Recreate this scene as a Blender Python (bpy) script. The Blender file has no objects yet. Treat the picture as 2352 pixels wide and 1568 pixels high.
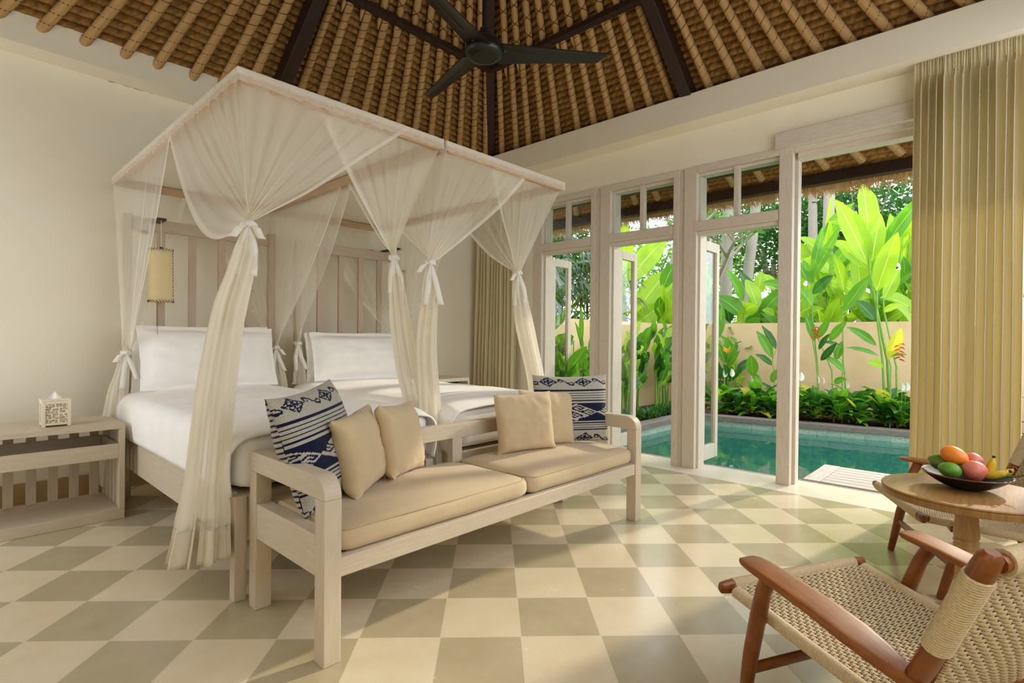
import bpy, bmesh, math, random
from mathutils import Vector, Matrix, noise
SC = bpy.context.scene
COL = SC.collection
PI = math.pi
V = Vector
rad = math.radians

# ------------------------------------------------------------------ helpers
def lin(h, a=1.0):
    h = h.lstrip('#')
    o = []
    for k in (0, 2, 4):
        c = int(h[k:k+2], 16)/255.0
        o.append(c/12.92 if c <= 0.04045 else ((c+0.055)/1.055)**2.4)
    return (o[0], o[1], o[2], a)

def smooth01(t):
    t = max(0.0, min(1.0, t))
    return t*t*(3-2*t)

class MB:
    """collects shapes that become one mesh"""
    def __init__(s):
        s.v, s.f, s.uv, s.att = [], [], {}, []
    def add(s, vs, fs):
        o = len(s.v)
        s.v += [V(p) for p in vs]
        s.f += [tuple(i+o for i in f) for f in fs]
        return o
    def box(s, x0, x1, y0, y1, z0, z1):
        vs = [(x, y, z) for z in (z0, z1) for y in (y0, y1) for x in (x0, x1)]
        s.add(vs, [(0, 2, 3, 1), (4, 5, 7, 6), (0, 1, 5, 4), (2, 6, 7, 3), (0, 4, 6, 2), (1, 3, 7, 5)])
        return s
    def beam(s, p0, p1, w, h, up=(0, 0, 1)):
        p0, p1 = V(p0), V(p1)
        d = (p1-p0).normalized()
        sd = d.cross(V(up)).normalized()
        u = sd.cross(d)
        vs = []
        for p in (p0, p1):
            for a, b in ((-1, -1), (1, -1), (1, 1), (-1, 1)):
                vs.append(p+sd*(a*w/2)+u*(b*h/2))
        s.add(vs, [(0, 3, 2, 1), (4, 5, 6, 7), (0, 1, 5, 4), (1, 2, 6, 5), (2, 3, 7, 6), (3, 0, 4, 7)])
        return s
    def grid(s, fn, nu, nv, cu=False, cv=False, uv=False):
        o = len(s.v)
        U = nu if cu else nu+1
        W = nv if cv else nv+1
        for i in range(U):
            for j in range(W):
                s.v.append(V(fn(i/nu, j/nv)))
        for i in range(nu):
            for j in range(nv):
                a = o+i*W+j
                b = o+((i+1) % U)*W+j
                c = o+((i+1) % U)*W+(j+1) % W
                d = o+i*W+(j+1) % W
                if uv:
                    s.uv[len(s.f)] = ((i/nu, j/nv), ((i+1)/nu, j/nv), ((i+1)/nu, (j+1)/nv), (i/nu, (j+1)/nv))
                s.f.append((a, b, c, d))
        return o
    def tube(s, pts, r, n=8, cap=True, sq=(1, 1), up=None):
        pts = [V(p) for p in pts]
        m = len(pts)
        rs = r if isinstance(r, (list, tuple)) else [r]*m
        o = len(s.v)
        ref = V(up) if up else None
        for k in range(m):
            t = (pts[min(k+1, m-1)]-pts[max(k-1, 0)])
            t = t.normalized() if t.length > 1e-9 else V((0, 0, 1))
            if ref is None:
                ref = V((0, 0, 1)) if abs(t.z) < .9 else V((1, 0, 0))
            a = (ref-t*ref.dot(t))
            a = a.normalized() if a.length > 1e-6 else t.orthogonal().normalized()
            b = t.cross(a)
            ref = a
            for i in range(n):
                th = 2*PI*i/n
                s.v.append(pts[k]+a*(math.cos(th)*rs[k]*sq[0])+b*(math.sin(th)*rs[k]*sq[1]))
        for k in range(m-1):
            for i in range(n):
                j = (i+1) % n
                s.f.append((o+k*n+i, o+k*n+j, o+(k+1)*n+j, o+(k+1)*n+i))
        if cap:
            s.f.append(tuple(o+i for i in range(n))[::-1])
            s.f.append(tuple(o+(m-1)*n+i for i in range(n)))
        return s
    def lathe(s, prof, c=(0, 0, 0), n=32, sx=1, sy=1):
        o = len(s.v)
        c = V(c)
        for r, z in prof:
            for i in range(n):
                th = 2*PI*i/n
                s.v.append(c+V((r*math.cos(th)*sx, r*math.sin(th)*sy, z)))
        for k in range(len(prof)-1):
            for i in range(n):
                j = (i+1) % n
                s.f.append((o+k*n+i, o+k*n+j, o+(k+1)*n+j, o+(k+1)*n+i))
        if prof[0][0] > 1e-6: s.f.append(tuple(o+i for i in range(n))[::-1])
        if prof[-1][0] > 1e-6: s.f.append(tuple(o+(len(prof)-1)*n+i for i in range(n)))
        return s
    def prism(s, poly, axis, a, b):
        """polygon in the two other axes, extruded along axis from a to b"""
        n = len(poly)
        def P(p, t):
            q = list(p); q.insert(axis, t); return q
        o = s.add([P(p, a) for p in poly]+[P(p, b) for p in poly], [])
        s.f.append(tuple(o+i for i in range(n)))
        s.f.append(tuple(o+n+i for i in range(n))[::-1])
        for i in range(n):
            j = (i+1) % n
            s.f.append((o+i, o+n+i, o+n+j, o+j))
        return s
    def xform(s, M, start=0):
        for i in range(start, len(s.v)):
            s.v[i] = M @ s.v[i]
        return s

def wloc(o):
    p = V((0, 0, 0))
    while o:
        p = p+o.location; o = o.parent
    return p

def obj(name, mb, mat=None, parent=None, smooth=True, bevel=None, sub=0, solid=None, local=False, ang=38, origin=None, fix=True):
    me = bpy.data.meshes.new(name)
    vs = mb.v
    loc = V((0, 0, 0))
    if not local:
        if parent is not None:
            off = wloc(parent)
            vs = [v-off for v in vs]
        else:
            xs = [v.x for v in vs]; ys = [v.y for v in vs]; zs = [v.z for v in vs]
            loc = V(origin) if origin else V(((min(xs)+max(xs))/2, (min(ys)+max(ys))/2, min(zs)))
            vs = [v-loc for v in vs]
    me.from_pydata([tuple(v) for v in vs], [], mb.f)
    if mb.uv:
        ul = me.uv_layers.new(name='UVMap')
        for pi, quad in mb.uv.items():
            p = me.polygons[pi]
            for k, li in enumerate(p.loop_indices):
                ul.data[li].uv = quad[k % len(quad)]
    if mb.att:
        at = me.attributes.new('coverage', 'FLOAT', 'POINT')
        for i, x in enumerate(mb.att): at.data[i].value = x
    if fix and not mb.uv:
        bm = bmesh.new(); bm.from_mesh(me)
        bmesh.ops.recalc_face_normals(bm, faces=bm.faces)
        bm.to_mesh(me); bm.free()
    if smooth:
        me.polygons.foreach_set('use_smooth', [True]*len(me.polygons))
        me.set_sharp_from_angle(angle=rad(ang))
    me.update()
    o = bpy.data.objects.new(name, me)
    COL.objects.link(o)
    o.location = loc
    if parent is not None: o.parent = parent
    if mat: me.materials.append(mat)
    if solid:
        m = o.modifiers.new('solid', 'SOLIDIFY'); m.thickness = solid; m.offset = 0
    if bevel:
        m = o.modifiers.new('bevel', 'BEVEL'); m.width = bevel; m.segments = 2; m.limit_method = 'ANGLE'; m.angle_limit = rad(40)
        m.harden_normals = False
    if sub:
        m = o.modifiers.new('sub', 'SUBSURF'); m.levels = sub; m.render_levels = sub
    return o

def tag(o, label=None, cat=None, group=None, kind=None):
    if label: o['label'] = label
    if cat: o['category'] = cat
    if group: o['group'] = group
    if kind: o['kind'] = kind
    return o

def thing(name, label, cat, loc=(0, 0, 0), rz=0, group=None, kind=None):
    o = bpy.data.objects.new(name, None)
    o.empty_display_size = .1
    COL.objects.link(o)
    o.location = loc; o.rotation_euler = (0, 0, rz)
    return tag(o, label, cat, group, kind)

def dup(root, loc=None, rz=None, label=None, group=None):
    r = root.copy(); COL.objects.link(r)
    if loc is not None: r.location = loc
    if rz is not None: r.rotation_euler = (0, 0, rz)
    if label: r['label'] = label
    if group: r['group'] = group
    for ch in list(root.children):
        c = ch.copy(); COL.objects.link(c); c.parent = r
        for g in list(ch.children):
            d = g.copy(); COL.objects.link(d); d.parent = c
    return r

def struct(name, mb, mat, label=None, cat=None, **k):
    return tag(obj(name, mb, mat, **k), label, cat, None, 'structure')

# ------------------------------------------------------------------ materials
class NT:
    def __init__(s, name):
        s.m = bpy.data.materials.new(name); s.m.use_nodes = True
        s.t = s.m.node_tree; s.n = s.t.nodes; s.l = s.t.links
        s.n.clear()
        s.out = s.n.new('ShaderNodeOutputMaterial')
    def N(s, typ, ins=None, **k):
        n = s.n.new('ShaderNode'+typ)
        for a, b in k.items(): setattr(n, a, b)
        for a, b in (ins or {}).items(): s.set(n, a, b)
        return n
    def set(s, n, a, b):
        if hasattr(b, 'is_output') or isinstance(b, bpy.types.NodeSocket): s.l.new(b, n.inputs[a])
        else: n.inputs[a].default_value = b
    def co(s, scale=(1, 1, 1), rot=(0, 0, 0), coord='Object'):
        t = s.N('TexCoord')
        m = s.N('Mapping', {'Scale': scale, 'Rotation': rot})
        s.l.new(t.outputs[coord], m.inputs['Vector'])
        return m.outputs[0]
    def world(s, scale=(1, 1, 1), rot=(0, 0, 0)):
        t = s.N('NewGeometry')
        m = s.N('Mapping', {'Scale': scale, 'Rotation': rot})
        s.l.new(t.outputs['Position'], m.inputs['Vector'])
        return m.outputs[0]
    def noise(s, vec, scale, detail=4, rough=.55, dist=0):
        return s.N('TexNoise', {'Vector': vec, 'Scale': scale, 'Detail': detail, 'Roughness': rough, 'Distortion': dist})
    def ramp(s, fac, stops, interp='LINEAR'):
        r = s.N('ValToRGB')
        r.color_ramp.interpolation = interp
        e = r.color_ramp.elements
        while len(e) < len(stops): e.new(0.5)
        for k, (p, c) in enumerate(stops):
            e[k].position = p; e[k].color = c
        s.l.new(fac, r.inputs[0])
        return r.outputs[0]
    def math(s, op, a, b=0.0, c=None):
        n = s.N('Math', operation=op)
        s.set(n, 0, a); s.set(n, 1, b)
        if c is not None: s.set(n, 2, c)
        return n.outputs[0]
    def mix(s, f, a, b, blend='MIX'):
        n = s.N('Mix', data_type='RGBA', blend_type=blend)
        s.set(n, 0, f); s.set(n, 6, a); s.set(n, 7, b)
        return n.outputs[2]
    def bump(s, h, strength=.3, dist=.01, normal=None):
        b = s.N('Bump', {'Strength': strength, 'Distance': dist, 'Height': h})
        if normal is not None: s.l.new(normal, b.inputs['Normal'])
        return b.outputs[0]
    def bsdf(s, color, rough=.5, normal=None, spec=.5, **k):
        b = s.N('BsdfPrincipled')
        s.set(b, 'Base Color', color); s.set(b, 'Roughness', rough); s.set(b, 'Specular IOR Level', spec)
        for a, v in k.items(): s.set(b, a.replace('_', ' '), v)
        if normal is not None: s.l.new(normal, b.inputs['Normal'])
        return b.outputs[0]
    def end(s, sh):
        s.l.new(sh, s.out.inputs[0]); return s.m

def grainy(name, c1, c2, scale, nscale=6, rough=.55, bump=.15, lo=.35, hi=.65, spec=.4, detail=6, c3=None, dist=.4, coat=0):
    """streaked noise: wood whose grain runs along the axis given the small scale"""
    t = NT(name)
    v = t.co(scale)
    n = t.noise(v, nscale, detail, .6, dist)
    n2 = t.noise(v, nscale*4.3, 3, .6)
    f = t.math('ADD', t.math('MULTIPLY', n.outputs[0], .7), t.math('MULTIPLY', n2.outputs[0], .3))
    col = t.ramp(f, [(lo, lin(c1)), (hi, lin(c2))])
    if c3:
        n3 = t.noise(t.co((1, 1, 1)), 2.2, 2)
        col = t.mix(t.ramp(n3.outputs[0], [(.45, (0, 0, 0, 1)), (.7, (1, 1, 1, 1))]), col, lin(c3))
    nm = t.bump(f, bump, .004)
    k = {}
    if coat: k = dict(Coat_Weight=coat, Coat_Roughness=.15)
    return t.end(t.bsdf(col, rough, nm, spec, **k))

def plain(name, c, rough=.6, spec=.3, c2=None, nscale=8, bump=.05, bscale=60, metal=0, bdist=.002, **k):
    t = NT(name)
    v = t.co()
    col = lin(c)
    if c2: col = t.ramp(t.noise(v, nscale, 4).outputs[0], [(.3, lin(c)), (.7, lin(c2))])
    nm = t.bump(t.noise(v, bscale, 3).outputs[0], bump, bdist) if bump else None
    return t.end(t.bsdf(col, rough, nm, spec, Metallic=metal, **k))

def cloth(name, c, c2=None, rough=.9, weave=900, bump=.15, nscale=6, sheen=.2, transl=0.0, tcol=None):
    t = NT(name)
    v = t.co()
    col = lin(c)
    if c2: col = t.ramp(t.noise(v, nscale, 3).outputs[0], [(.35, lin(c)), (.65, lin(c2))])
    w = t.N('TexWave', {'Vector': v, 'Scale': weave/6.28, 'Distortion': .5}, wave_type='BANDS', bands_direction='DIAGONAL')
    nm = t.bump(t.math('ADD', w.outputs['Fac'], t.noise(v, 25, 4).outputs[0]), bump, .0008)
    sh = t.bsdf(col, rough, nm, .15, Sheen_Weight=sheen, Sheen_Roughness=.5)
    if transl:
        tr = t.N('BsdfTranslucent'); t.set(tr, 'Color', lin(tcol or c))
        mx = t.N('MixShader', {0: transl}); t.l.new(sh, mx.inputs[1]); t.l.new(tr.outputs[0], mx.inputs[2])
        sh = mx.outputs[0]
    return t.end(sh)

MAT = {}
WHITEWOOD = ('#b7a995', '#d8ccba')
for ax, sc in (('x', (1.2, 22, 22)), ('y', (22, 1.2, 22)), ('z', (22, 22, 1.2))):
    MAT['ww'+ax] = grainy('whitewashed_wood_'+ax, '#bcac94', '#d4c7af', tuple(q*1.6 for q in sc), 4, .5, .06, .25, .75)
    MAT['dw'+ax] = grainy('weathered_door_wood_'+ax, '#bfb19c', '#e2d8c6', tuple(q*2.2 for q in sc), 5, .55, .12, .28, .7)
    MAT['hw'+ax] = grainy('headboard_wood_'+ax, '#ab9884', '#c4b29c', tuple(q*1.6 for q in sc), 4, .5, .1, .3, .7)
    MAT['dk'+ax] = grainy('dark_timber_'+ax, '#1d0f0a', '#3c2418', sc, 4, .5, .15, .3, .7)
    MAT['tk'+ax] = grainy('teak_'+ax, '#6e3b12', '#9c5d22', sc, 3.2, .42, .08, .3, .72, .4, coat=.06)
    MAT['dek'+ax] = grainy('grey_deck_wood_'+ax, '#9b8f82', '#cfc6b8', sc, 5, .65, .2, .3, .7)
    MAT['kb'+ax] = grainy('kerb_wood_'+ax, '#5e524b', '#8f8177', sc, 5, .7, .2, .3, .7)
MAT['table'] = grainy('table_teak', '#875f30', '#ae824c', (2, 26, 2), 4, .4, .1, .3, .7)
MAT['tableleg'] = grainy('table_leg_teak', '#9b7648', '#c29c68', (14, 14, 2), 4, .45, .1, .3, .7)

def wall_mat():
    t = NT('painted_plaster')
    v = t.world()
    col = t.ramp(t.noise(v, 1.3, 3).outputs[0], [(.3, lin('#e8dfc6')), (.7, lin('#eee6d1'))])
    nm = t.bump(t.noise(v, 70, 4).outputs[0], .06, .002)
    return t.end(t.bsdf(col, .75, nm, .2))
MAT['wall'] = wall_mat()

def floor_mat():
    t = NT('checkered_cement_tile')
    g = t.N('NewGeometry')
    sp = t.N('SeparateXYZ'); t.l.new(g.outputs['Position'], sp.inputs[0])
    x, y = sp.outputs[0], sp.outputs[1]
    k = .70710678/.3
    u = t.math('ADD', t.math('MULTIPLY', t.math('SUBTRACT', x, y), k), 5.6217+100)
    w = t.math('ADD', t.math('MULTIPLY', t.math('ADD', x, y), k), -6.6635+100)
    par = t.math('MODULO', t.math('ADD', t.math('FLOOR', u), t.math('FLOOR', w)), 2.0)
    cell = t.N('CombineXYZ'); t.l.new(t.math('FLOOR', u), cell.inputs[0]); t.l.new(t.math('FLOOR', w), cell.inputs[1])
    wn = t.N('TexWhiteNoise', noise_dimensions='2D'); t.l.new(cell.outputs[0], wn.inputs['Vector'])
    fu, fw = t.math('FRACT', u), t.math('FRACT', w)
    def edge(f): return t.math('MINIMUM', f, t.math('SUBTRACT', 1.0, f))
    gr = t.math('LESS_THAN', t.math('MINIMUM', edge(fu), edge(fw)), .006)
    speck = t.noise(g.outputs['Position'], 230, 2, .7)
    cloud = t.noise(g.outputs['Position'], 5, 4, .6)
    dark = t.ramp(cloud.outputs[0], [(.25, lin('#b3a583')), (.75, lin('#c0b291'))])
    light = t.ramp(cloud.outputs[0], [(.25, lin('#dccba8')), (.75, lin('#e6d8b9'))])
    col = t.mix(par, dark, light)
    hv = t.math('MULTIPLY', t.math('SUBTRACT', wn.outputs[0], .5), .12)
    col = t.mix(t.math('ABSOLUTE', hv), col, lin('#8d8470'))
    col = t.mix(t.ramp(speck.outputs[0], [(.55, (0, 0, 0, 1)), (.75, (.35, .35, .35, 1))]), col, lin('#8a7a5c'))
    col = t.mix(gr, col, lin('#d8ccb0'))
    nm = t.bump(t.math('MULTIPLY', gr, -1.0), .15, .002)
    rg = t.ramp(cloud.outputs[0], [(.3, (.16, .16, .16, 1)), (.7, (.28, .28, .28, 1))])
    b = t.bsdf(col, rg, nm, .45)
    return t.end(b)
MAT['floor'] = floor_mat()
MAT['band'] = plain('pale_threshold_stone', '#e9e0cb', .3, .45, '#dfd4bc', 6, .03)
MAT['greystone'] = plain('grey_edge_stone', '#9d9488', .6, .3, '#83796d', 20, .2)
MAT['basebd'] = plain('baseboard_tile', '#b59b6f', .35, .4, '#a58b60', 5, .03)

def thatch_mat():
    t = NT('thatch_battens')
    uv = t.N('UVMap')
    mp = t.N('Mapping', {'Scale': (1, 1, 1)}); t.l.new(uv.outputs[0], mp.inputs[0])
    v = mp.outputs[0]
    w = t.N('TexWave', {'Vector': v, 'Scale': 9.0, 'Distortion': 5.0, 'Detail': 3.0, 'Detail Scale': 3.0}, wave_type='BANDS', bands_direction='DIAGONAL')
    n = t.noise(v, 5, 4, .6)
    n2 = t.noise(v, 45, 3, .6)
    col = t.ramp(t.math('ADD', t.math('MULTIPLY', n.outputs[0], .6), t.math('MULTIPLY', n2.outputs[0], .4)),
                 [(.3, lin('#6b4620')), (.5, lin('#99703a')), (.7, lin('#b78f55'))])
    col = t.mix(t.ramp(w.outputs['Fac'], [(.0, (.45, .45, .45, 1)), (.4, (0, 0, 0, 1))]), col, lin('#4a2f14'))
    nm = t.bump(t.math('ADD', w.outputs['Fac'], t.math('MULTIPLY', n2.outputs[0], .6)), .6, .006)
    return t.end(t.bsdf(col, .8, nm, .15))
MAT['thatch'] = thatch_mat()
MAT['pole'] = grainy('bark_pole', '#9a7440', '#c49f66', (16, 16, 2.0), 3, .6, .2, .3, .7)
MAT['lash'] = plain('lashing_cord', '#5a3d1e', .8, .1, bump=0)
MAT['straw'] = grainy('straw_fringe', '#b48c56', '#e6c898', (40, 40, 3), 3, .8, .2, .25, .75)

def net_mat():
    t = NT('mosquito_net')
    at = t.N('Attribute', attribute_name='coverage', attribute_type='GEOMETRY')
    d = t.N('BsdfDiffuse', {'Color': lin('#faf5e8')})
    tr = t.N('BsdfTranslucent', {'Color': lin('#faf5e8')})
    m1 = t.N('MixShader', {0: .45}); t.l.new(d.outputs[0], m1.inputs[1]); t.l.new(tr.outputs[0], m1.inputs[2])
    tp = t.N('BsdfTransparent')
    m2 = t.N('MixShader'); t.l.new(at.outputs['Fac'], m2.inputs[0]); t.l.new(tp.outputs[0], m2.inputs[1]); t.l.new(m1.outputs[0], m2.inputs[2])
    return t.end(m2.outputs[0])
MAT['net'] = net_mat()
MAT['hem'] = cloth('net_hem_cotton', '#efe6d2', transl=.25)
MAT['ribbon'] = cloth('white_ribbon', '#fbf8f0', transl=.25)
MAT['roofcloth'] = cloth('canopy_sheet', '#f6f0e2', transl=.5, bump=.05)
MAT['linen'] = cloth('white_linen', '#f6f3ee', '#fbf9f5', weave=1500, bump=.06)
MAT['tan'] = cloth('tan_canvas', '#c4ae8a', '#cab591', weave=1400, bump=.08)
MAT['curtain'] = cloth('sand_curtain', '#e3d8b2', weave=1500, bump=.03, transl=.30, tcol='#efe2b4')
MAT['black'] = plain('matte_black_metal', '#15140f', .38, .5, bump=.02)
MAT['blackdisc'] = plain('satin_black_plastic', '#1d1d18', .45, .4, bump=0)
MAT['steel'] = plain('steel_screw', '#9a9a96', .3, .5, metal=1, bump=0)
MAT['brass'] = plain('aged_brass', '#8d6a3a', .4, .5, '#6d4c26', 40, .05, metal=.8)

def glass_mat():
    t = NT('window_glass')
    tp = t.N('BsdfTransparent', {'Color': (.95, .97, .955, 1)})
    gl = t.N('BsdfGlossy', {'Color': (1, 1, 1, 1), 'Roughness': .02})
    lw = t.N('LayerWeight', {'Blend': .5})
    fr = t.math('ADD', t.math('MULTIPLY', t.math('POWER', lw.outputs['Facing'], 5.0), .90), .035)
    m = t.N('MixShader'); t.l.new(fr, m.inputs[0]); t.l.new(tp.outputs[0], m.inputs[1]); t.l.new(gl.outputs[0], m.inputs[2])
    return t.end(m.outputs[0])
MAT['glass'] = glass_mat()
MAT['shade'] = None
def shade_mat():
    t = NT('parchment_shade')
    v = t.co()
    col = t.ramp(t.noise(v, 9, 4).outputs[0], [(.3, lin('#f2e4b4')), (.7, lin('#f8ecc6'))])
    b = t.bsdf(col, .7, None, .2)
    tr = t.N('BsdfTranslucent'); t.l.new(col, tr.inputs[0])
    m = t.N('MixShader', {0: .4}); t.l.new(b, m.inputs[1]); t.l.new(tr.outputs[0], m.inputs[2])
    return t.end(m.outputs[0])
MAT['shade'] = shade_mat()
# ------------------------------------------------------------------ shell
YW, XW = 4.755, 4.48           # wall faces
ZS, ZB = 2.929, 3.16           # soffit and top of the ring beam
m = MB(); m.box(-1.0, 4.27, -1.0, YW+.15, -.12, 0)
struct('floor', m, MAT['floor'], 'polished floor of pale and grey cement tiles laid diagonally in a checkerboard', 'floor', bevel=None)
m = MB(); m.box(4.27, 4.70, -1.0, YW+.15, -.12, .0)
struct('trim_1', m, MAT['band'], 'pale stone threshold strip along the foot of the doors', 'threshold')
m = MB(); m.box(4.70, 4.80, -3.0, 3.24, -.30, -.012)
struct('trim_2', m, MAT['greystone'], 'narrow grey stone pool edge just outside the doors', 'edging')
m = MB(); m.box(-1.0, XW+.17, YW, YW+.16, 0, ZB)
struct('wall_left', m, MAT['wall'], 'cream plaster wall behind the two beds', 'wall')
m = MB()
m.box(XW, XW+.16, 3.86, YW, 0, ZS+.2)
m.box(XW, XW+.16, -.45, 3.86, 2.612, ZS+.2)
m.box(XW, XW+.16, -1.0, -.45, 0, ZS+.2)
struct('wall_right', m, MAT['wall'], 'cream plaster wall above and beside the garden doors', 'wall')
m = MB(); m.box(-1.0, 4.275, 4.555, YW, ZS, ZB)
struct('trim_3', m, MAT['wall'], 'cream plaster ring beam above the headboard wall', 'beam')
m = MB(); m.box(4.275, XW, -1.0, YW, ZS, ZB)
struct('trim_4', m, MAT['wall'], 'cream plaster ring beam above the garden doors', 'beam')
m = MB(); m.box(-1.0, 4.48, YW-.014, YW, 0, .134)
struct('baseboard_left', m, MAT['basebd'], 'tan tile baseboard at the foot of the headboard wall', 'baseboard', bevel=.003)

m = MB(); m.box(-1.16, -1.0, -1.0, 3.1, 0, ZB); m.box(-1.16, -1.0, 4.2, YW+.16, 0, ZB); m.box(-1.16, -1.0, 3.1, 4.2, 2.4, ZB)  # unseen wall; its opening is added to light the room
struct('wall_back', m, MAT['wall'], 'cream plaster wall behind the camera, with an opening added to let in light', 'wall')
m = MB(); m.box(-1.16, .6, -1.16, -1.0, 0, ZB); m.box(.6, 4.3, -1.16, -1.0, 0, 1.0); m.box(.6, 4.3, -1.16, -1.0, 2.85, ZB); m.box(4.3, XW+.16, -1.16, -1.0, 0, ZB)  # out of view; the wide gap is added to bring in fill light
struct('wall_near', m, MAT['wall'], 'cream plaster wall with a wide opening added for light, opposite the beds', 'wall')
# ------------------------------------------------------------------ thatched roof
APEX = V((2.07, 2.17, 5.39))
CN = [V((4.5, 4.56, ZB)), V((4.5, -.22, ZB)), V((-.36, -.22, ZB)), V((-.36, 4.56, ZB))]
ROW = .056
m = MB()
def thatch_plane(ca, cb, q0, q1, nu, per):
    o = len(m.v)
    mid = (ca+cb)/2
    L = (mid-APEX).length
    nrm = (cb-APEX).cross(ca-APEX).normalized()
    if nrm.z > 0: nrm = -nrm
    nr = int((q1-q0)*L/ROW)
    nj = nr*per
    wid = (cb-ca).length
    for i in range(nu+1):
        u = i/nu
        base = ca.lerp(cb, u)
        for j in range(nj+1):
            q = q0+(q1-q0)*j/nj
            ph = (j/per)
            row = int(ph)
            fr = ph-row
            x = u*wid*q
            wob = noise.noise(V((x*3.1, row*7.3, 1.7)))
            wob2 = noise.noise(V((x*26.0, row*3.3, 4.2)))
            h = (1-abs(2*fr-1)**2.6)*(.034+.008*wob+.006*wob2)
            p = APEX+(base-APEX)*q
            dn = (base-APEX).normalized()
            m.v.append(p+nrm*h+dn*(wob*.006))
    W = nj+1
    for i in range(nu):
        for j in range(nj):
            a = o+i*W+j
            f = (a, a+W, a+W+1, a+1)
            q = (q0+(q1-q0)*j/nj); qn = (q0+(q1-q0)*(j+1)/nj)
            xa = i/nu*wid; xb = (i+1)/nu*wid
            m.uv[len(m.f)] = ((xa, q*L), (xb, q*L), (xb, qn*L), (xa, qn*L))
            m.f.append(f)
thatch_plane(CN[0], CN[1], .30, 1.10, 170, 6)
thatch_plane(CN[3], CN[0], .30, 1.10, 170, 6)
thatch_plane(CN[1], CN[2], .0, 1.10, 30, 3)
thatch_plane(CN[2], CN[3], .0, 1.10, 30, 3)
thatch_plane(CN[0], CN[1], .0, .31, 40, 4)
thatch_plane(CN[3], CN[0], .0, .31, 40, 4)
struct('ceiling', m, MAT['thatch'], 'underside of the hipped thatch roof in tight straw rows', 'ceiling', ang=80)

def roofpt(side, t, q, drop=0.0):
    """point on a slope: t is the position along its foot, q the fraction from the apex"""
    b = V((4.5, t, ZB)) if side == 'r' else V((t, 4.56, ZB))
    p = APEX+(b-APEX)*q
    ca, cb = (CN[0], CN[1]) if side == 'r' else (CN[3], CN[0])
    n = (cb-APEX).cross(ca-APEX).normalized()
    if n.z > 0: n = -n
    return p+n*drop

def pole_mesh(pointed, ncoil, cross):
    m = MB()
    if pointed:
        m.tube([(0, 0, 0), (0, .006, .03), (0, 0, .10), (0, 0, .5), (0, 0, 1)], [.004, .016, .03, .031, .029], 10)
    else:
        m.tube([(0, 0, 0), (0, 0, .001), (0, 0, .3), (.003, 0, .6), (0, 0, 1)], [.028, .033, .033, .031, .030], 10)
    c = MB()
    n = ncoil*9
    for sgn in ((1, -1) if cross else (1,)):
        c.tube([(.0325*math.cos(sgn*2*PI*k/9), .0325*math.sin(sgn*2*PI*k/9), .03+.94*k/n) for k in range(n+1)], .0022, 3, cap=False)
    return m, c
def put_pole(o, a, b):
    a, b = V(a), V(b)
    d = b-a
    o.location = a
    o.rotation_mode = 'QUATERNION'
    o.rotation_quaternion = d.to_track_quat('Z', 'X')
    o.scale = (1, 1, d.length)
POLES = {}
def pole(kind, a, b, label, group):
    if kind not in POLES:
        mm, cc = pole_mesh(kind[0] == 'p', kind[1], kind[2])
        o = obj('rafter_pole', mm, MAT['pole'], origin=(0, 0, 0))
        obj('lashing', cc, MAT['lash'], parent=o, local=True)
        POLES[kind] = o
        tag(o, label, 'rafter pole', group)
    else:
        o = dup(POLES[kind], None, None, label, group)
    put_pole(o, a, b)
    return o
RB = [4.33, 4.10, 3.911, 3.702, 3.49, 3.235, 3.033, 2.838, 2.602, 2.408, 2.195, 1.847, 1.622, 1.422, 1.215, 1.001, .791, .57, .349, .144, -.07]
LB = [.08, .29, .493, .704, .921, 1.112, 1.34, 1.533, 1.717, 2.1, 2.283, 2.508, 2.732, 2.909, 3.129, 3.337, 3.545, 3.753, 3.953, 4.171, 4.36]
QP = .704
for i, t in enumerate(RB):
    pole(('f', 17, False), roofpt('r', t, 1.055, .062), roofpt('r', t, .60 if 11 <= i else .70, .062), 'tan lashed rafter pole on the roof slope above the garden doors', 'rafter poles on the slope above the doors')
for i, t in enumerate(LB):
    pole(('f', 17, False), roofpt('l', t, 1.055, .062), roofpt('l', t, .60 if i < 9 else .70, .062), 'tan lashed rafter pole on the roof slope above the beds', 'rafter poles on the slope above the beds')
for k in range(10):
    t = 4.30-k*.222
    pole(('p', 14, True), roofpt('r', t-.1, .745, .064), roofpt('r', t-.1, .14, .06), 'tan upper rafter pole ending at the dark purlin above the garden doors', 'upper rafter poles above the doors')
    t = 4.24-k*.222
    pole(('p', 14, True), roofpt('l', t-.02, .745, .064), roofpt('l', t-.02, .14, .06), 'tan upper rafter pole ending at the dark purlin above the beds', 'upper rafter poles above the beds')
m = MB(); m.beam(CN[0]+V((.06, .06, -.12)), APEX+V((0, 0, -.10)), .085, .13)
struct('trim_5', m, MAT['dkz'], 'dark timber hip rafter rising from the far corner of the room', 'rafter', bevel=.005)
m = MB(); m.beam(roofpt('r', 2.02, 1.04, .10), roofpt('r', 2.10, .08, .08), .10, .12)
struct('trim_6', m, MAT['dkx'], 'dark timber rafter running up the roof above the garden doors', 'rafter', bevel=.005)
m = MB(); m.beam(roofpt('l', 1.92, 1.04, .10), roofpt('l', 2.03, .08, .08), .10, .12)
struct('trim_7', m, MAT['dky'], 'dark timber rafter running up the roof above the beds', 'rafter', bevel=.005)
def purlin(side, ta, tb):
    m = MB()
    a, b = roofpt(side, ta, QP, .10), roofpt(side, tb, QP, .10)
    m.beam(a, b, .07, .045)
    n = 26
    for k in range(1, n):                       # flat lashings round the purlin
        p = a.lerp(b, k/n)
        d = (b-a).normalized()*.006
        m.beam(p-d, p+d, .076, .051)
    return m
struct('trim_8', purlin('r', 4.52, 2.02), MAT['dky'], 'dark lashed purlin under the slope above the garden doors', 'purlin', bevel=.002)
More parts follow.
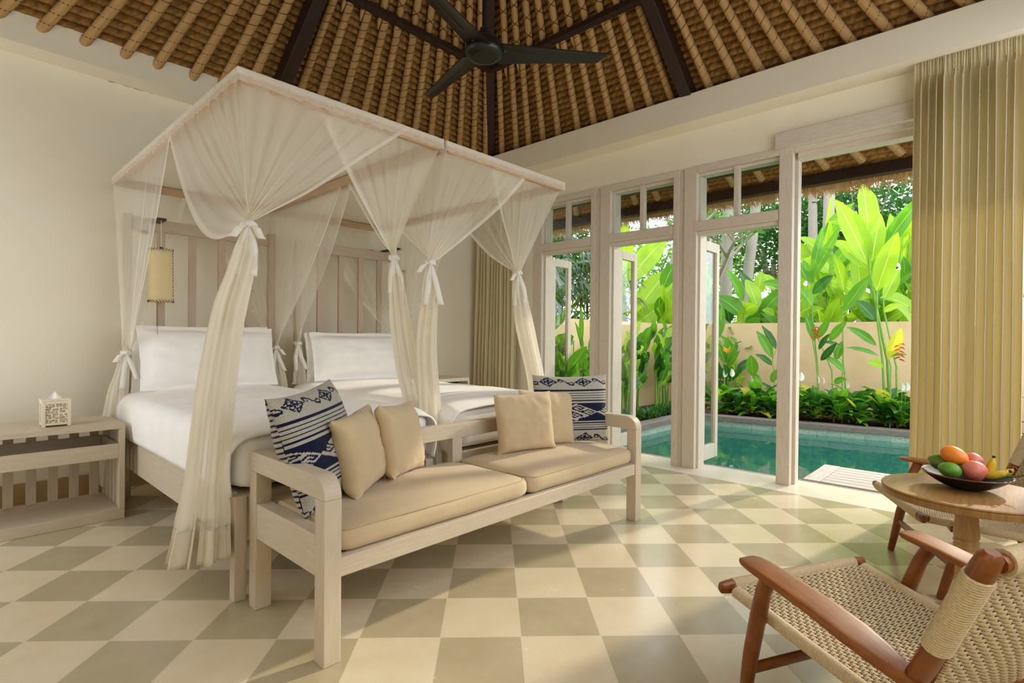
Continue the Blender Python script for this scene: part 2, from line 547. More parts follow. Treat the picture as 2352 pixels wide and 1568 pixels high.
struct('trim_9', purlin('l', 4.52, 1.92), MAT['dkx'], 'dark lashed purlin under the slope above the beds', 'purlin', bevel=.002)

# eave outside the doors
m = MB()
o = 0
EA, EB = V((4.62, 0, 2.935)), V((5.40, 0, 2.545))
def eave_fn(u, v):
    y = 4.9-5.9*u
    ph = v*15; row = int(ph); fr = ph-row
    wob = noise.noise(V((y*3.1, row*7.3, 9.7)))
    h = (1-abs(2*fr-1)**2.6)*(.030+.006*wob)
    p = EA.lerp(EB, v)
    return (p.x-h*.45, y, p.z-h*.9)
nu, nv = 130, 90
st = len(m.f)
m.grid(eave_fn, nu, nv, uv=True)
for k in list(m.uv):
    m.uv[k] = tuple((a*5.9, b*.87) for a, b in m.uv[k])
o = obj('eave_thatch', m, MAT['thatch'], ang=80, solid=.02)
tag(o, 'straw underside of the low eave outside the garden doors', 'thatch eave')
def eavepole(y):
    d = V((3.18, y-2.17, 0)).normalized()
    b = V((5.19, y, 2.60)); a = V((4.66, y-.53*d.y/d.x, 2.865))
    return b, a
for k in range(13):
    a, b = eavepole(.66+.262*k)
    pole(('e', 6, False), a, b, 'short pale lashed pole under the eave outside the doors', 'short poles under the eave')
m = MB(); m.box(5.21, 5.30, -1.0, 4.9, 2.475, 2.565)
tag(obj('eave_beam', m, MAT['dky'], bevel=.004), 'long dark timber beam carrying the eave outside', 'eave beam')
m = MB(); m.box(4.67, 4.75, -1.0, 4.9, 2.55, 2.66)
tag(obj('wall_plate', m, MAT['dky'], bevel=.004), 'dark timber plate directly above the outside of the door frames', 'wall plate')
random.seed(5)
m = MB()
def fr_fn(u, v):
    y = 4.9-5.9*u
    return (5.33+.06*v+.012*noise.noise(V((y*20, v*3, 0))), y, 2.57-.115*v+.012*noise.noise(V((y*9, 0, 3))))
m.grid(fr_fn, 300, 3)
for k in range(5200):
    y = random.uniform(-1.0, 4.9)
    x = 5.335+random.uniform(0, .09)
    z0 = 2.56-random.random()*.06
    ln = random.uniform(.06, .13)
    dx = random.uniform(.0, .05); dy = random.uniform(-.05, .02)
    m.tube([(x, y, z0), (x+dx*.6, y+dy*.6, z0-ln*.6), (x+dx, y+dy, z0-ln)], [.0022, .0022, .001], 3, cap=False)
o = obj('straw_fringe', m, MAT['straw'], ang=80)
tag(o, 'ragged straw fringe hanging from the edge of the eave', 'straw fringe', None, 'stuff')

# ------------------------------------------------------------------ doors
XF, XB = 4.468, 4.637
BAYS = [(3.104, 3.74, 3.422), (2.222, 2.879, 2.551), (1.344, 2.008, 1.682)]
WHICH = ['glazed door bay nearest the beds with its narrow leaf folded outward',
         'middle glazed door bay with its narrow leaf folded outward',
         'glazed door bay next to the widest opening with its leaf folded outward']
for n, (ya, yb, ym) in enumerate(BAYS):
    d = thing('door_%d' % (n+1), WHICH[n], 'door', (XF, (ya+yb)/2, 0), kind='structure')
    jw = .112
    mb = MB(); mb.box(XF, XB-.03, yb, yb+jw, 0, 2.612); mb.box(XF+.05, XB, yb-.018, yb+.004, 0, 2.60)
    obj('jamb', mb, MAT['dwz'], d, bevel=.003)
    if n < 2:
        mb = MB(); mb.box(XF, XB-.03, ya-.054, ya, 0, 2.612); mb.box(XF+.06, XB, ya-.004, ya+.008, 0, 2.60)
        obj('jamb', mb, MAT['dwz'], d, bevel=.003)
    y0, y1 = ya, yb
    mb = MB(); mb.box(XF, XB-.03, y0, y1, 2.555, 2.612); mb.box(XF+.045, XB-.03, y0, y1, 2.53, 2.555)
    obj('head_rail', mb, MAT['dwy'], d, bevel=.003)
    mb = MB(); mb.box(XF-.004, XB-.03, y0+.004, y1+.02, 2.052, 2.134); mb.box(XF+.02, XB-.03, y0, y1, 2.022, 2.052)
    obj('transom_rail', mb, MAT['dwy'], d, bevel=.003)
    mb = MB(); mb.box(XF+.03, XF+.085, ym-.021, ym+.021, 2.134, 2.555)
    obj('mullion', mb, MAT['dwz'], d, bevel=.003)
    for (a, b) in ((y0, ym-.021), (ym+.021, y1)):
        mb = MB(); mb.box(XF+.055, XF+.060, a, b, 2.134, 2.53)
        obj('window_pane', mb, MAT['glass'], d)
    # folded leaf, opened outward at the far jamb
    yl = yb+.069
    z0, z1, x0, x1 = .02, 2.012, 4.69, 5.045
    mb = MB(); t = .042
    mb.box(x0, x0+.062, yl-t, yl, z0, z1); mb.box(x1-.062, x1, yl-t, yl, z0, z1)
    mb.box(x0+.062, x1-.062, yl-t, yl, z1-.085, z1); mb.box(x0+.062, x1-.062, yl-t, yl, z0, z0+.13)
    for (a, b, c, e) in ((x0+.062, x0+.072, z0+.13, z1-.085), (x1-.072, x1-.062, z0+.13, z1-.085)):
        mb.box(a, b, yl-t+.008, yl-.008, c, e)
    lf = obj('door_leaf', mb, MAT['dwz'], d, bevel=.003)
    mb = MB(); mb.box(x0+.062, x1-.062, yl-t/2-.003, yl-t/2+.003, z0+.13, z1-.085)
    obj('glass_panel', mb, MAT['glass'], lf)
    for z in (.17, 1.0, 1.86):
        mb2 = MB()
        mb2.box(4.640, 4.690, yl-.03, yl-.026, z-.05, z+.05); mb2.box(4.686, 4.6905, yl-t+.003, yl-.003, z-.05, z+.05)
        mb2.tube([(4.688, yl-.002, z-.052), (4.688, yl-.002, z+.052)], .006, 8)
        obj('hinge', mb2, MAT['brass'], lf)
# recessed posts between the bays
for n, (a, b) in enumerate(((2.991, 3.05), (2.120, 2.168))):
    mb = MB(); mb.box(XF+.018, XB-.03, a, b, 0, 2.612)
    struct('trim_%d' % (10+n), mb, MAT['dwz'], ['recessed timber post between the bedside bay and the middle door bay', 'recessed timber post between the middle bay and the next door bay'][n], 'door post')
mb = MB(); mb.box(XF, XF+.06, 1.247, 1.344, 0, 2.612); mb.box(XF+.06, XF+.085, 1.262, 1.344, 0, 2.612); mb.box(XF+.085, XB, 1.228, 1.344, 0, 2.60)
struct('trim_12', mb, MAT['dwz'], 'broad timber post beside the widest door opening', 'door post', bevel=.003)
mb = MB(); mb.box(XF+.06, XB, -.45, 1.228, 2.515, 2.612); mb.box(XF+.02, XF+.06, -.45, 1.247, 2.56, 2.612)
struct('trim_13', mb, MAT['dwy'], 'timber head of the widest door opening', 'door head', bevel=.003)
mb = MB(); mb.box(4.425, XF+.02, -.45, 1.365, 2.595, 2.715)
struct('trim_14', mb, MAT['dwy'], 'whitewashed timber pelmet box over the widest door opening', 'pelmet', bevel=.004)
mb = MB(); mb.box(XF, XB, -.50, -.43, 0, 2.612)
struct('trim_15', mb, MAT['dwz'], 'timber post at the near end of the widest door opening', 'door post', bevel=.003)
# ------------------------------------------------------------------ beds
def slab(m, x0, x1, y0, y1, z0, z1, r=.06, nx=26, ny=36, amp=.006, seed=0, crown=.02, under=True):
    """soft rounded block: mattress or cover"""
    cx, cy, cz = (x0+x1)/2, (y0+y1)/2, (z0+z1)/2
    hx, hy, hz = (x1-x0)/2, (y1-y0)/2, (z1-z0)/2
    o = len(m.v)
    bm = bmesh.new()
    bmesh.ops.create_cube(bm, size=2)
    bmesh.ops.subdivide_edges(bm, edges=bm.edges, cuts=17, use_grid_fill=True)
    for v in bm.verts:
        p = v.co.copy()
        q = V((p.x*hx, p.y*hy, p.z*hz))
        # spread vertices to the edges
        c = V((max(-hx+r, min(hx-r, q.x)), max(-hy+r, min(hy-r, q.y)), max(-hz+r, min(hz-r, q.z))))
        d = q-c
        if d.length > 1e-6: q = c+d.normalized()*r
        n = noise.noise(V((q.x*3+seed, q.y*3, q.z*4)))+.5*noise.noise(V((q.x*9+seed, q.y*7, q.z*9)))
        q += (d.normalized() if d.length > 1e-6 else V((0, 0, 0)))*n*amp
        if p.z > .9: q.z += crown*(1-(p.x)**2)*(1-p.y**2)+n*amp
        v.co = q+V((cx, cy, cz))
    bm.verts.ensure_lookup_table()
    m.add([v.co.copy() for v in bm.verts], [[v.index for v in f.verts] for f in bm.faces])
    bm.free()

def bed(x0, label, hb_label):
    w, y0, y1 = 1.045, 2.362, 4.45
    x1 = x0+w
    b = thing('bed', label, 'bed', (x0, y0, 0), group='twin beds')
    for (x, y) in ((x0, y0), (x1-.048, y0)):
        mb = MB(); mb.box(x, x+.05, y, y+.055, 0, .44)
        obj('leg', mb, MAT['wwz'], b, bevel=.003)
    for x in (x0+.004, x1-.026-.004):
        mb = MB(); mb.box(x, x+.026, y0+.055, y1-.03, .245, .45)
        obj('side_rail', mb, MAT['wwy'], b, bevel=.003)
    mb = MB(); mb.box(x0+.05, x1-.048, y0+.012, y0+.040, .245, .44)
    obj('foot_rail', mb, MAT['wwx'], b, bevel=.003)
    mb = MB(); mb.box(x0+.03, x1-.03, y0+.04, y1-.03, .40, .438)
    obj('slat_base', mb, MAT['wwx'], b)
    hb = MB()
    # headboard: two posts with a top rail, slats between
    for x in (x0+.018, x1-.052):
        mb = MB(); mb.box(x, x+.048, y1-.03, y1+.018, 0, 1.945)
        obj('headboard_post', mb, MAT['hwz'], b, bevel=.003)
    mb = MB(); mb.box(x0+.066, x1-.052, y1-.022, y1+.010, 1.845, 1.93)
    obj('headboard_rail', mb, MAT['hwx'], b, bevel=.003)
    mb = MB(); mb.box(x0+.066, x1-.052, y1-.022, y1+.010, .46, .55)
    obj('headboard_rail', mb, MAT['hwx'], b, bevel=.003)
    for k in range(4):
        xc = x0+.042+(k+1)*.2002
        mb = MB(); mb.box(xc-.025, xc+.025, y1-.016, y1+.006, .55, 1.845)
        obj('headboard_slat', mb, MAT['hwz'], b, bevel=.002)
    # mattress with a fitted sheet
    mb = MB(); slab(mb, x0+.012, x1-.012, y0+.012, y1-.035, .45, .695, .055, seed=x0, amp=.003)
    mt = obj('mattress', mb, MAT['linen'], ang=60)
    return b, mt

bed1, mt1 = bed(.85, 'whitewashed twin bed beside the nightstand with tissue box, under the left canopy', '')
bed2, mt2 = bed(2.05, 'whitewashed twin bed beside the garden doors, under the right canopy', '')
tag(mt1, 'white mattress with fitted sheet on the bed beside the tissue box nightstand', 'mattress', 'mattresses')
tag(mt2, 'white mattress with fitted sheet on the bed beside the garden doors', 'mattress', 'mattresses')

def coverlet(x0, label, seed):
    w = 1.045; x1 = x0+w
    ya, yb = 2.352, 4.40
    zt = .715
    R = .075
    # profile across the bed: hem at the left, over the top, hem at the right
    prof = []
    lx, rx = x0-.012, x1+.012
    for k in range(9): prof.append((lx, .452+(zt-R-.452)*k/8, -1))
    for k in range(1, 9):
        a = PI-(PI/2)*k/8
        prof.append((lx+R+R*math.cos(a), zt-R+R*math.sin(a), 0))
    for k in range(1, 30): prof.append((lx+R+(rx-lx-2*R)*k/30, zt, 1))
    for k in range(0, 9):
        a = PI/2-(PI/2)*k/8
        prof.append((rx-R+R*math.cos(a), zt-R+R*math.sin(a), 0))
    for k in range(1, 9): prof.append((rx, zt-R-(zt-R-.452)*k/8, -1))
    n = len(prof)-1
    ny = 70
    m = MB()
    def fn(u, v):
        i = min(n, int(round(u*n)))
        x, z, s = prof[i]
        y = ya+(yb-ya)*v
        foot = 1-smooth01((y-ya)/.16)
        wr = noise.noise(V((x*2.2+seed, y*5.5, z*2)))*.5+noise.noise(V((x*6+seed, y*16, z*3)))*.22
        if s > 0:
            e = min(1, (x-lx-R)/.12, (rx-R-x)/.12)
            z += .022*(1-((x-(lx+rx)/2)/(w/2))**2) + wr*.011*max(0, e)
            # long folds across the bed
            z += .008*math.sin(y*19+x*1.4+seed)*smooth01((y-ya)/.35)*max(0, e)
        else:
            out = -1 if x < (lx+rx)/2 else 1
            bulge = .012*math.sin(PI*min(1, max(0, (z-.452)/.25)))
            x += out*(bulge+wr*.007)
        z -= foot*foot*.030*(1 if s >= 0 else .25)
        if s >= 0 and foot > 0: pass
        if s == -1 and z < .47:
            z += .004*noise.noise(V((y*5, seed, 0)))
        # corner pulled in at the foot
        if foot > 0 and s <= 0:
            y += .02*foot*(1-(z-.45)/.27)
        return (x, y, z)
    m.grid(fn, n, ny)
    o = obj('coverlet', m, MAT['linen'], ang=70, solid=.012)
    tag(o, label, 'coverlet', 'coverlets')
    return o
cov1 = coverlet(.85, 'white coverlet spread over the bed beside the tissue box nightstand', 1.3)
cov2 = coverlet(2.05, 'white coverlet spread over the bed beside the garden doors', 4.1)

def pillow_mesh(w, h, t, flange=0.0, pinch=.07, seed=0, n=34, wr=.010, ears=.0, sag=0):
    """cushion lying in the xz plane, facing -y, bottom edge at z = 0"""
    m = MB()
    def shape(u, v, side):
        x, z = 2*u-1, 2*v-1
        fx = 1-flange/(w/2); fz = 1-flange/(h/2)
        ax, az = min(1, abs(x)/fx), min(1, abs(z)/fz)
        th = (max(0, 1-ax**3.2)*max(0, 1-az**3.2))**.5
        nn = noise.noise(V((x*2+seed, z*2, side*3)))+.6*noise.noise(V((x*5+seed, z*5, side*5)))
        r = max(abs(x), abs(z))
        X = x*w/2*(1-pinch*(1-z*z)*abs(x)**1.5)
        Z = z*h/2*(1-pinch*(1-x*x)*abs(z)**1.5)
        # corner creases
        cr = (abs(x)*abs(z))**2
        y = side*(t/2*th*(1+.12*nn)+(.0035 if r < .985 else 0))+noise.noise(V((x*4+seed, z*4, 1)))*wr*(.3+r*.7)*(1 if flange else .55)
        y += ears*cr*math.sin(9*(x*z)+seed)*.5
        Z += h/2
        if sag: Z -= sag*(1-x*x)*max(0, z)
        return V((X, y, Z))
    m.grid(lambda u, v: shape(u, v, -1), n, n)
    m.grid(lambda u, v: shape(u, v, 1), n, n)
    bm = bmesh.new()
    vs = [bm.verts.new(p) for p in m.v]
    for f in m.f: bm.faces.new([vs[i] for i in f])
    bmesh.ops.remove_doubles(bm, verts=bm.verts, dist=.0004)
    bmesh.ops.recalc_face_normals(bm, faces=bm.faces)
    bm.verts.index_update()
    r = MB(); r.add([v.co.copy() for v in bm.verts], [[v.index for v in f.verts] for f in bm.faces])
    bm.free()
    return r
def place(m, loc, rz=0, tilt=0, roll=0):
    M = Matrix.Translation(V(loc)) @ Matrix.Rotation(rz, 4, 'Z') @ Matrix.Rotation(tilt, 4, 'X') @ Matrix.Rotation(roll, 4, 'Y')
    return m.xform(M)
def pil(name, m, mat, loc, rz, tilt, roll, label, cat, group=None):
    place(m, loc, rz, tilt, roll)
    o = obj(name, m, mat, ang=60)
    return tag(o, label, cat, group)
LT = rad(-16)
pil('pillow', pillow_mesh(.93, .46, .17, .035, .03, 1), MAT['linen'], (1.385, 4.235, .735), rad(2), LT, rad(.5), 'large white front pillow on the bed beside the tissue box nightstand', 'pillow', 'white pillows')
pil('pillow', pillow_mesh(.93, .46, .15, .035, .03, 5), MAT['linen'], (1.365, 4.365, .725), rad(-1), rad(-6), rad(-.5), 'white pillow half hidden behind the front pillow on the bed by the tissue box', 'pillow', 'white pillows')
pil('pillow', pillow_mesh(.90, .43, .17, .035, .03, 9), MAT['linen'], (2.60, 4.235, .735), rad(-2), LT, rad(.6), 'large white front pillow on the bed beside the garden doors', 'pillow', 'white pillows')
pil('pillow', pillow_mesh(.90, .43, .15, .035, .03, 12), MAT['linen'], (2.585, 4.365, .725), rad(1), rad(-6), rad(-.6), 'white pillow half hidden behind the front pillow on the bed by the garden doors', 'pillow', 'white pillows')

# ------------------------------------------------------------------ canopies and nets
ZC = 2.2
def poly_at(pts, u):
    d = [0]
    for a, b in zip(pts, pts[1:]): d.append(d[-1]+(V(b)-V(a)).length)
    s = u*d[-1]
    for k in range(len(pts)-1):
        if s <= d[k+1]+1e-9:
            t = (s-d[k])/max(1e-9, d[k+1]-d[k])
            return V(pts[k]).lerp(V(pts[k+1]), t)
    return V(pts[-1])

def drape(par, top, K, path, hem, seed, pl=16, sag=(.5, .5), twist=0.0, dens=.31, wide=1.0, tails=2, side=1):
    """net gathered from a rail (top) to a knot K, then falling as a loose tube along path [(point, rx, ry)]"""
    rnd = random.Random(seed)
    NU, NV, NW = 90, 22, 26
    K = V(K)
    ph = rnd.random()*6
    m = MB(); dn = []
    path = [(K, .020, .020)]+[(V(p), a, b) for p, a, b in path]
    def pathat(s):
        x = s*(len(path)-1); k = min(len(path)-2, int(x)); t = x-k
        def get(i): return path[max(0, min(len(path)-1, i))]
        p0, p1, p2, p3 = get(k-1)[0], get(k)[0], get(k+1)[0], get(k+2)[0]
        p = .5*((2*p1)+(p2-p0)*t+(2*p0-5*p1+4*p2-p3)*t*t+(3*p1-p0-3*p2+p3)*t**3)
        a = get(k); b = get(k+1); tt = smooth01(t)
        return p, a[1]+(b[1]-a[1])*tt, a[2]+(b[2]-a[2])*tt
    streak = [noise.noise(V((k*.55, seed, 0)))+.6*noise.noise(V((k*1.7, seed, 5))) for k in range(NU+1)]
    cen = sum((poly_at(top, k/8) for k in range(9)), V((0, 0, 0)))/9
    inw = V((K.x-cen.x, K.y-cen.y, 0))
    rows = NV+NW
    for i in range(NU+1):
        u = i/NU
        th = 2*PI*(u*.97+.25)+ph
        T = poly_at(top, u)
        hd = V((T.x-K.x, T.y-K.y, 0)).length
        e = abs(2*u-1)
        sg = sag[0] if u < .5 else sag[1]
        for j in range(rows+1):
            if j <= NV:
                v = j/NV
                ring = K+V((math.cos(th)*.02, math.sin(th)*.02, 0))
                p = T.lerp(ring, v)
                env = math.sin(PI*v)
                p.z -= sg*env*(1-.35*v)*hd*(e**2.5)*.75
                p.z -= .03*env*hd*noise.noise(V((u*5, seed, v*2)))
                # gathers: small folds that sharpen towards the knot
                amp = (.004+.018*v*(1-v)*2)
                f = math.sin(2*PI*pl*u+ph+streak[i]*2.5)
                nrm = V((K.y-T.y, T.x-K.x, 0))
                out = V((0, 0, 0))
                if inw.length > 1e-3: out = inw.normalized()
                p += out*(f*amp)+V((0, 0, .35*f*amp))
                d = dens+.10*max(0, streak[i])*(.3+v)+.45*v**5
                if e > .965: d += .33
                if v < .02: d += .2
            else:
                s = (j-NV)/NW
                c, rx, ry = pathat(s)
                fold = 1+.34*math.sin(pl*.5*2*PI*u+ph+streak[i]*2+s*1.2)*min(1, s*6)
                p = c+V((math.cos(th+twist*s)*rx*fold, math.sin(th+twist*s)*ry*fold, 0))
                d = .70+.15*streak[i]
                if s < .12: d += .15
                d -= .22*max(0, s-.45)
            m.v.append(p); dn.append(max(.12, min(.96, d)))
    W = rows+1
    hrow = rows-4 if hem else rows
    for i in range(NU):
        for j in range(rows):
            if j >= hrow: continue
            m.f.append((i*W+j, (i+1)*W+j, (i+1)*W+j+1, i*W+j+1))
    m.att = dn
    o = obj('net_drape', m, MAT['net'], par, ang=75, fix=False)
    if hem:
        h = MB()
        for i in range(NU+1):
            for j in range(hrow, rows+1): h.v.append(m.v[i*W+j].copy())
        Wh = rows-hrow+1
        for i in range(NU):
            for j in range(Wh-1): h.f.append((i*Wh+j, (i+1)*Wh+j, (i+1)*Wh+j+1, i*Wh+j+1))
        obj('hem_band', h, MAT['hem'], o, ang=75, solid=.002, fix=False)
    # ribbon: a band round the knot, two loops and two tails
    rb = MB()
    rb.tube([K+V((math.cos(a)*.027, math.sin(a)*.027, .004*math.sin(3*a))) for a in [2*PI*k/16 for k in range(17)]], .011, 6, cap=False, sq=(1.2, .6))
    cam = V((-K.x, -K.y, 0)).normalized()
    rt = V((cam.y, -cam.x, 0))*-1
    kn = K+cam*.03
    rb.lathe([(0, -.013), (.011, -.009), (.014, 0), (.011, .009), (0, .013)], kn, 10)
    def strip(pts, w0, w1):
        n = 14
        def fn(u, v):
            q = poly_at(pts, u)
            w = w0+(w1-w0)*min(1, u*3)
            crv = cam*(.006*math.sin(u*9+seed)*u)
            return q+rt*((v-.5)*w)+crv+cam*(-.012*(2*v-1)**2)
        rb.grid(fn, n, 4)
    for k in range(tails):
        sx = (-1 if k % 2 else 1)
        ln = rnd.uniform(.17, .25)
        x1 = sx*rnd.uniform(.012, .03)+side*.012; x2 = sx*rnd.uniform(.02, .05)+side*.02
        strip([kn, kn+rt*x1+cam*.012+V((0, 0, -ln*.5)), kn+rt*x2+cam*.01+V((0, 0, -ln))], .012, .036)
    for sx in (-1, 1):
        if rnd.random() < .25: continue
        a = rnd.uniform(.045, .07)
        strip([kn, kn+rt*(sx*a*.55)+cam*.022+V((0, 0, -.015)), kn+rt*(sx*a)+cam*.02+V((0, 0, -.06))], .010, .032)
    obj('ribbon_tie', rb, MAT['ribbon'], o, ang=70, solid=.0015)
    return o

def canopy(x0, x1, label):
    y0, y1 = 2.30, 4.57
    c = thing('bed_canopy', label, 'bed canopy', (x0, y0, 0), group='net canopies')
    for (a, b, w) in (((x0+.02, y0+.02), (x1-.02, y0+.02), 'x'), ((x0+.02, y1-.02), (x1-.02, y1-.02), 'x'),
                      ((x0+.02, y0+.05), (x0+.02, y1-.05), 'y'), ((x1-.02, y0+.05), (x1-.02, y1-.05), 'y')):
        mb = MB()
        if w == 'x': mb.box(a[0], b[0], a[1]-.014, a[1]+.014, ZC-.058, ZC-.008)
        else: mb.box(a[0]-.014, a[0]+.014, a[1], b[1], ZC-.058, ZC-.008)
        obj('frame_rail', mb, MAT['canopywood'], c, bevel=.002)
    m = MB()
    def top(u, v):
        x, y = x0-.004+(x1-x0+.008)*u, y0-.004+(y1-y0+.008)*v
        e = min(1, 8*min(u, 1-u), 8*min(v, 1-v))
        return (x, y, ZC-.012*e*(1+.5*noise.noise(V((x*3, y*3, x0)))))
    m.grid(top, 24, 40)
    obj('top_sheet', m, MAT['roofcloth'], c, ang=80, solid=.0015)
    # gathered heading that runs round the frame just under the top sheet
    m = MB(); dn = []
    ring = [(x0, y0), (x1, y0), (x1, y1), (x0, y1), (x0, y0)]
    n = 420
    for i in range(n+1):
        p = poly_at([(a, b, 0) for a, b in ring], i/n)
        cx, cy = (x0+x1)/2, (y0+y1)/2
        on = V((p.x-cx, p.y-cy, 0)).normalized()
        for j in range(4):
            z = ZC+.002-.018*j-.004*noise.noise(V((i*.3, j, 0)))*j
            q = p+on*(.004*math.sin(i*1.9+noise.noise(V((i*.11, x0, 0)))*4)*(j+1)/3+.004)
            m.v.append(V((q.x, q.y, z))); dn.append(.85 if j < 2 else .5)
    for i in range(n):
        for j in range(3): m.f.append((i*4+j, (i+1)*4+j, (i+1)*4+j+1, i*4+j+1))
    m.att = dn
    obj('net_heading', m, MAT['net'], c, ang=80, fix=False)
    return c
MAT['canopywood'] = grainy('canopy_rail_wood', '#ae8e6a', '#c6a986', (3, 12, 12), 4, .5, .1, .3, .7)
CA = canopy(.83, 1.902, 'white net canopy over the bed beside the tissue box nightstand')
CB = canopy(1.922, 2.99, 'white net canopy over the bed beside the garden doors')
z = ZC-.004
xa, xb, ya, yb = .83, 1.902, 2.30, 4.57
drape(CA, [(xa, 3.27, z), (xa, ya, z), (1.675, ya, z)], (.89, 2.335, 1.575),
      [((.860, 2.315, 1.42), .040, .036), ((.815, 2.345, 1.20), .052, .042), ((.785, 2.39, .88), .060, .045), ((.765, 2.42, .55), .064, .05), ((.75, 2.42, .35), .080, .07), ((.735, 2.415, .20), .092, .08)], True, 11, 15, (.50, .05), side=-1)
drape(CA, [(1.148, ya, z), (xb, ya, z), (xb, 3.35, z)], (1.90, 2.76, 1.596),
      [((1.91, 2.745, 1.42), .038, .04), ((1.925, 2.71, 1.15), .05, .05), ((1.945, 2.67, .92), .055, .05), ((1.975, 2.60, .60), .052, .048), ((1.98, 2.58, .20), .045, .06)], False, 23, 14, (.06, .06))
drape(CA, [(xa, 3.19, z), (xa, yb, z), (1.30, yb, z)], (.872, 4.36, .993),
      [((.855, 4.36, .88), .03, .03), ((.83, 4.385, .70), .045, .045), ((.815, 4.39, .45), .06, .05), ((.81, 4.40, .12), .07, .055)], False, 37, 12, (.05, .35), side=1)
drape(CA, [(xb, 3.35, z), (xb, yb, z), (1.35, yb, z)], (1.893, 4.405, 1.022),
      [((1.905, 4.40, .90), .03, .03), ((1.925, 4.385, .72), .042, .04), ((1.945, 4.37, .40), .045, .05)], False, 41, 12, (.12, .2), side=1)
xa, xb = 1.922, 2.99
drape(CB, [(xa, 3.2, z), (xa, ya, z), (2.636, ya, z)], (1.95, 2.47, 1.545),
      [((1.955, 2.475, 1.38), .035, .038), ((1.965, 2.52, 1.05), .046, .046), ((1.985, 2.50, .62), .052, .048), ((1.99, 2.50, .20), .045, .055)], False, 53, 14, (.10, .08), side=1)
drape(CB, [(2.243, ya, z), (xb, ya, z), (xb, 3.5, z)], (2.99, 2.73, 1.605),
      [((3.0, 2.725, 1.45), .045, .04), ((3.045, 2.70, 1.17), .062, .05), ((3.10, 2.64, .80), .056, .05), ((3.13, 2.60, .40), .075, .06), ((3.13, 2.60, .14), .085, .07)], False, 67, 15, (.05, .14), side=1)
drape(CB, [(xa, 3.25, z), (xa, yb, z), (2.35, yb, z)], (2.077, 4.40, 1.056),
      [((2.085, 4.40, .95), .028, .028), ((2.09, 4.385, .76), .045, .04), ((2.085, 4.38, .715), .05, .04)], False, 71, 12, (.10, .3), side=1)
drape(CB, [(xb, 3.4, z), (xb, yb, z), (2.3, yb, z)], (3.10, 4.40, 1.05),
      [((3.12, 4.395, .90), .03, .03), ((3.13, 4.39, .65), .045, .045), ((3.13, 4.39, .20), .06, .05)], False, 83, 12, (.12, .3))
# ------------------------------------------------------------------ bench
def bench():
    x0, x1, y0, y1 = .885, 2.98, 1.675, 2.30
    p = .065
    b = thing('daybed_bench', 'long whitewashed wooden bench with tan seat cushions at the foot of the beds', 'bench', (x0, y0, 0))
    for x in (x0, x1-p):
        for (ya, yb) in ((y0, y0+p), (y1-p, y1)):
            mb = MB(); mb.box(x, x+p, ya, yb, 0, .561)
            obj('leg', mb, MAT['wwz'], b, bevel=.003)
        # arm with a rounded front corner
        R = .075
        poly = [(y1, .561), (y1, .64)]
        for k in range(9):
            a = PI/2+PI/2*k/8
            poly.append((y0+R+R*math.cos(a), .64-R+R*math.sin(a)))
        poly += [(y0, .561)]
        mb = MB(); mb.prism(poly, 0, x, x+p)
        obj('arm', mb, MAT['wwy'], b, bevel=.003)
        mb = MB(); mb.box(x+.002, x+p-.002, y0+p, y1-p, .293, .434)
        obj('side_rail', mb, MAT['wwy'], b, bevel=.003)
    mb = MB(); mb.box(x0+p, x1-p, y0+.006, y0+p-.012, .288, .354)
    obj('front_rail', mb, MAT['wwx'], b, bevel=.003)
    mb = MB(); mb.box(x0+p, x1-p, y1-p+.006, y1-.008, .561, .64)
    obj('back_rail', mb, MAT['wwx'], b, bevel=.003)
    mb = MB(); mb.box(x0+p, x1-p, y1-p+.006, y1-.008, .345, .425)
    obj('back_rail', mb, MAT['wwx'], b, bevel=.003)
    mb = MB(); mb.box(1.935, 2.005, y1-p+.007, y1-.009, .425, .561)
    obj('back_upright', mb, MAT['wwz'], b, bevel=.003)
    mb = MB()
    for k in range(9):
        mb.box(x0+p, x1-p, y0+.06+k*.058, y0+.06+k*.058+.05, .325, .345)
    obj('seat_slats', mb, MAT['wwx'], b, bevel=.002)
    return b
bench()
def seatpad(x0, x1, label, seed):
    m = MB(); slab(m, x0, x1, 1.692, 2.232, .352, .448, .040, seed=seed, amp=.0035, crown=.030)
    pad = obj('seat_cushion', m, MAT['tan'], ang=70)
    tag(pad, label, 'seat cushion', 'bench seat cushions')
    pm = MB()
    xa, xb, ya, yb, r = x0+.010, x1-.010, 1.702, 2.222, .05
    pts = []
    for (cx, cy, a0) in ((xb-r, ya+r, -90), (xb-r, yb-r, 0), (xa+r, yb-r, 90), (xa+r, ya+r, 180)):
        for k in range(6):
            a = rad(a0+90*k/5); pts.append((cx+r*math.cos(a), cy+r*math.sin(a), .438+.002*math.sin(cx*9+k)))
    pts.append(pts[0])
    pm.tube(pts, .0032, 5, cap=False)
    obj('piping', pm, MAT['tan'], pad)
    return pad
seatpad(.952, 1.950, 'left tan bench seat cushion, under the two upright tan pillows', 2.0)
seatpad(1.958, 2.912, 'right tan bench seat cushion, nearest the garden doors', 7.0)

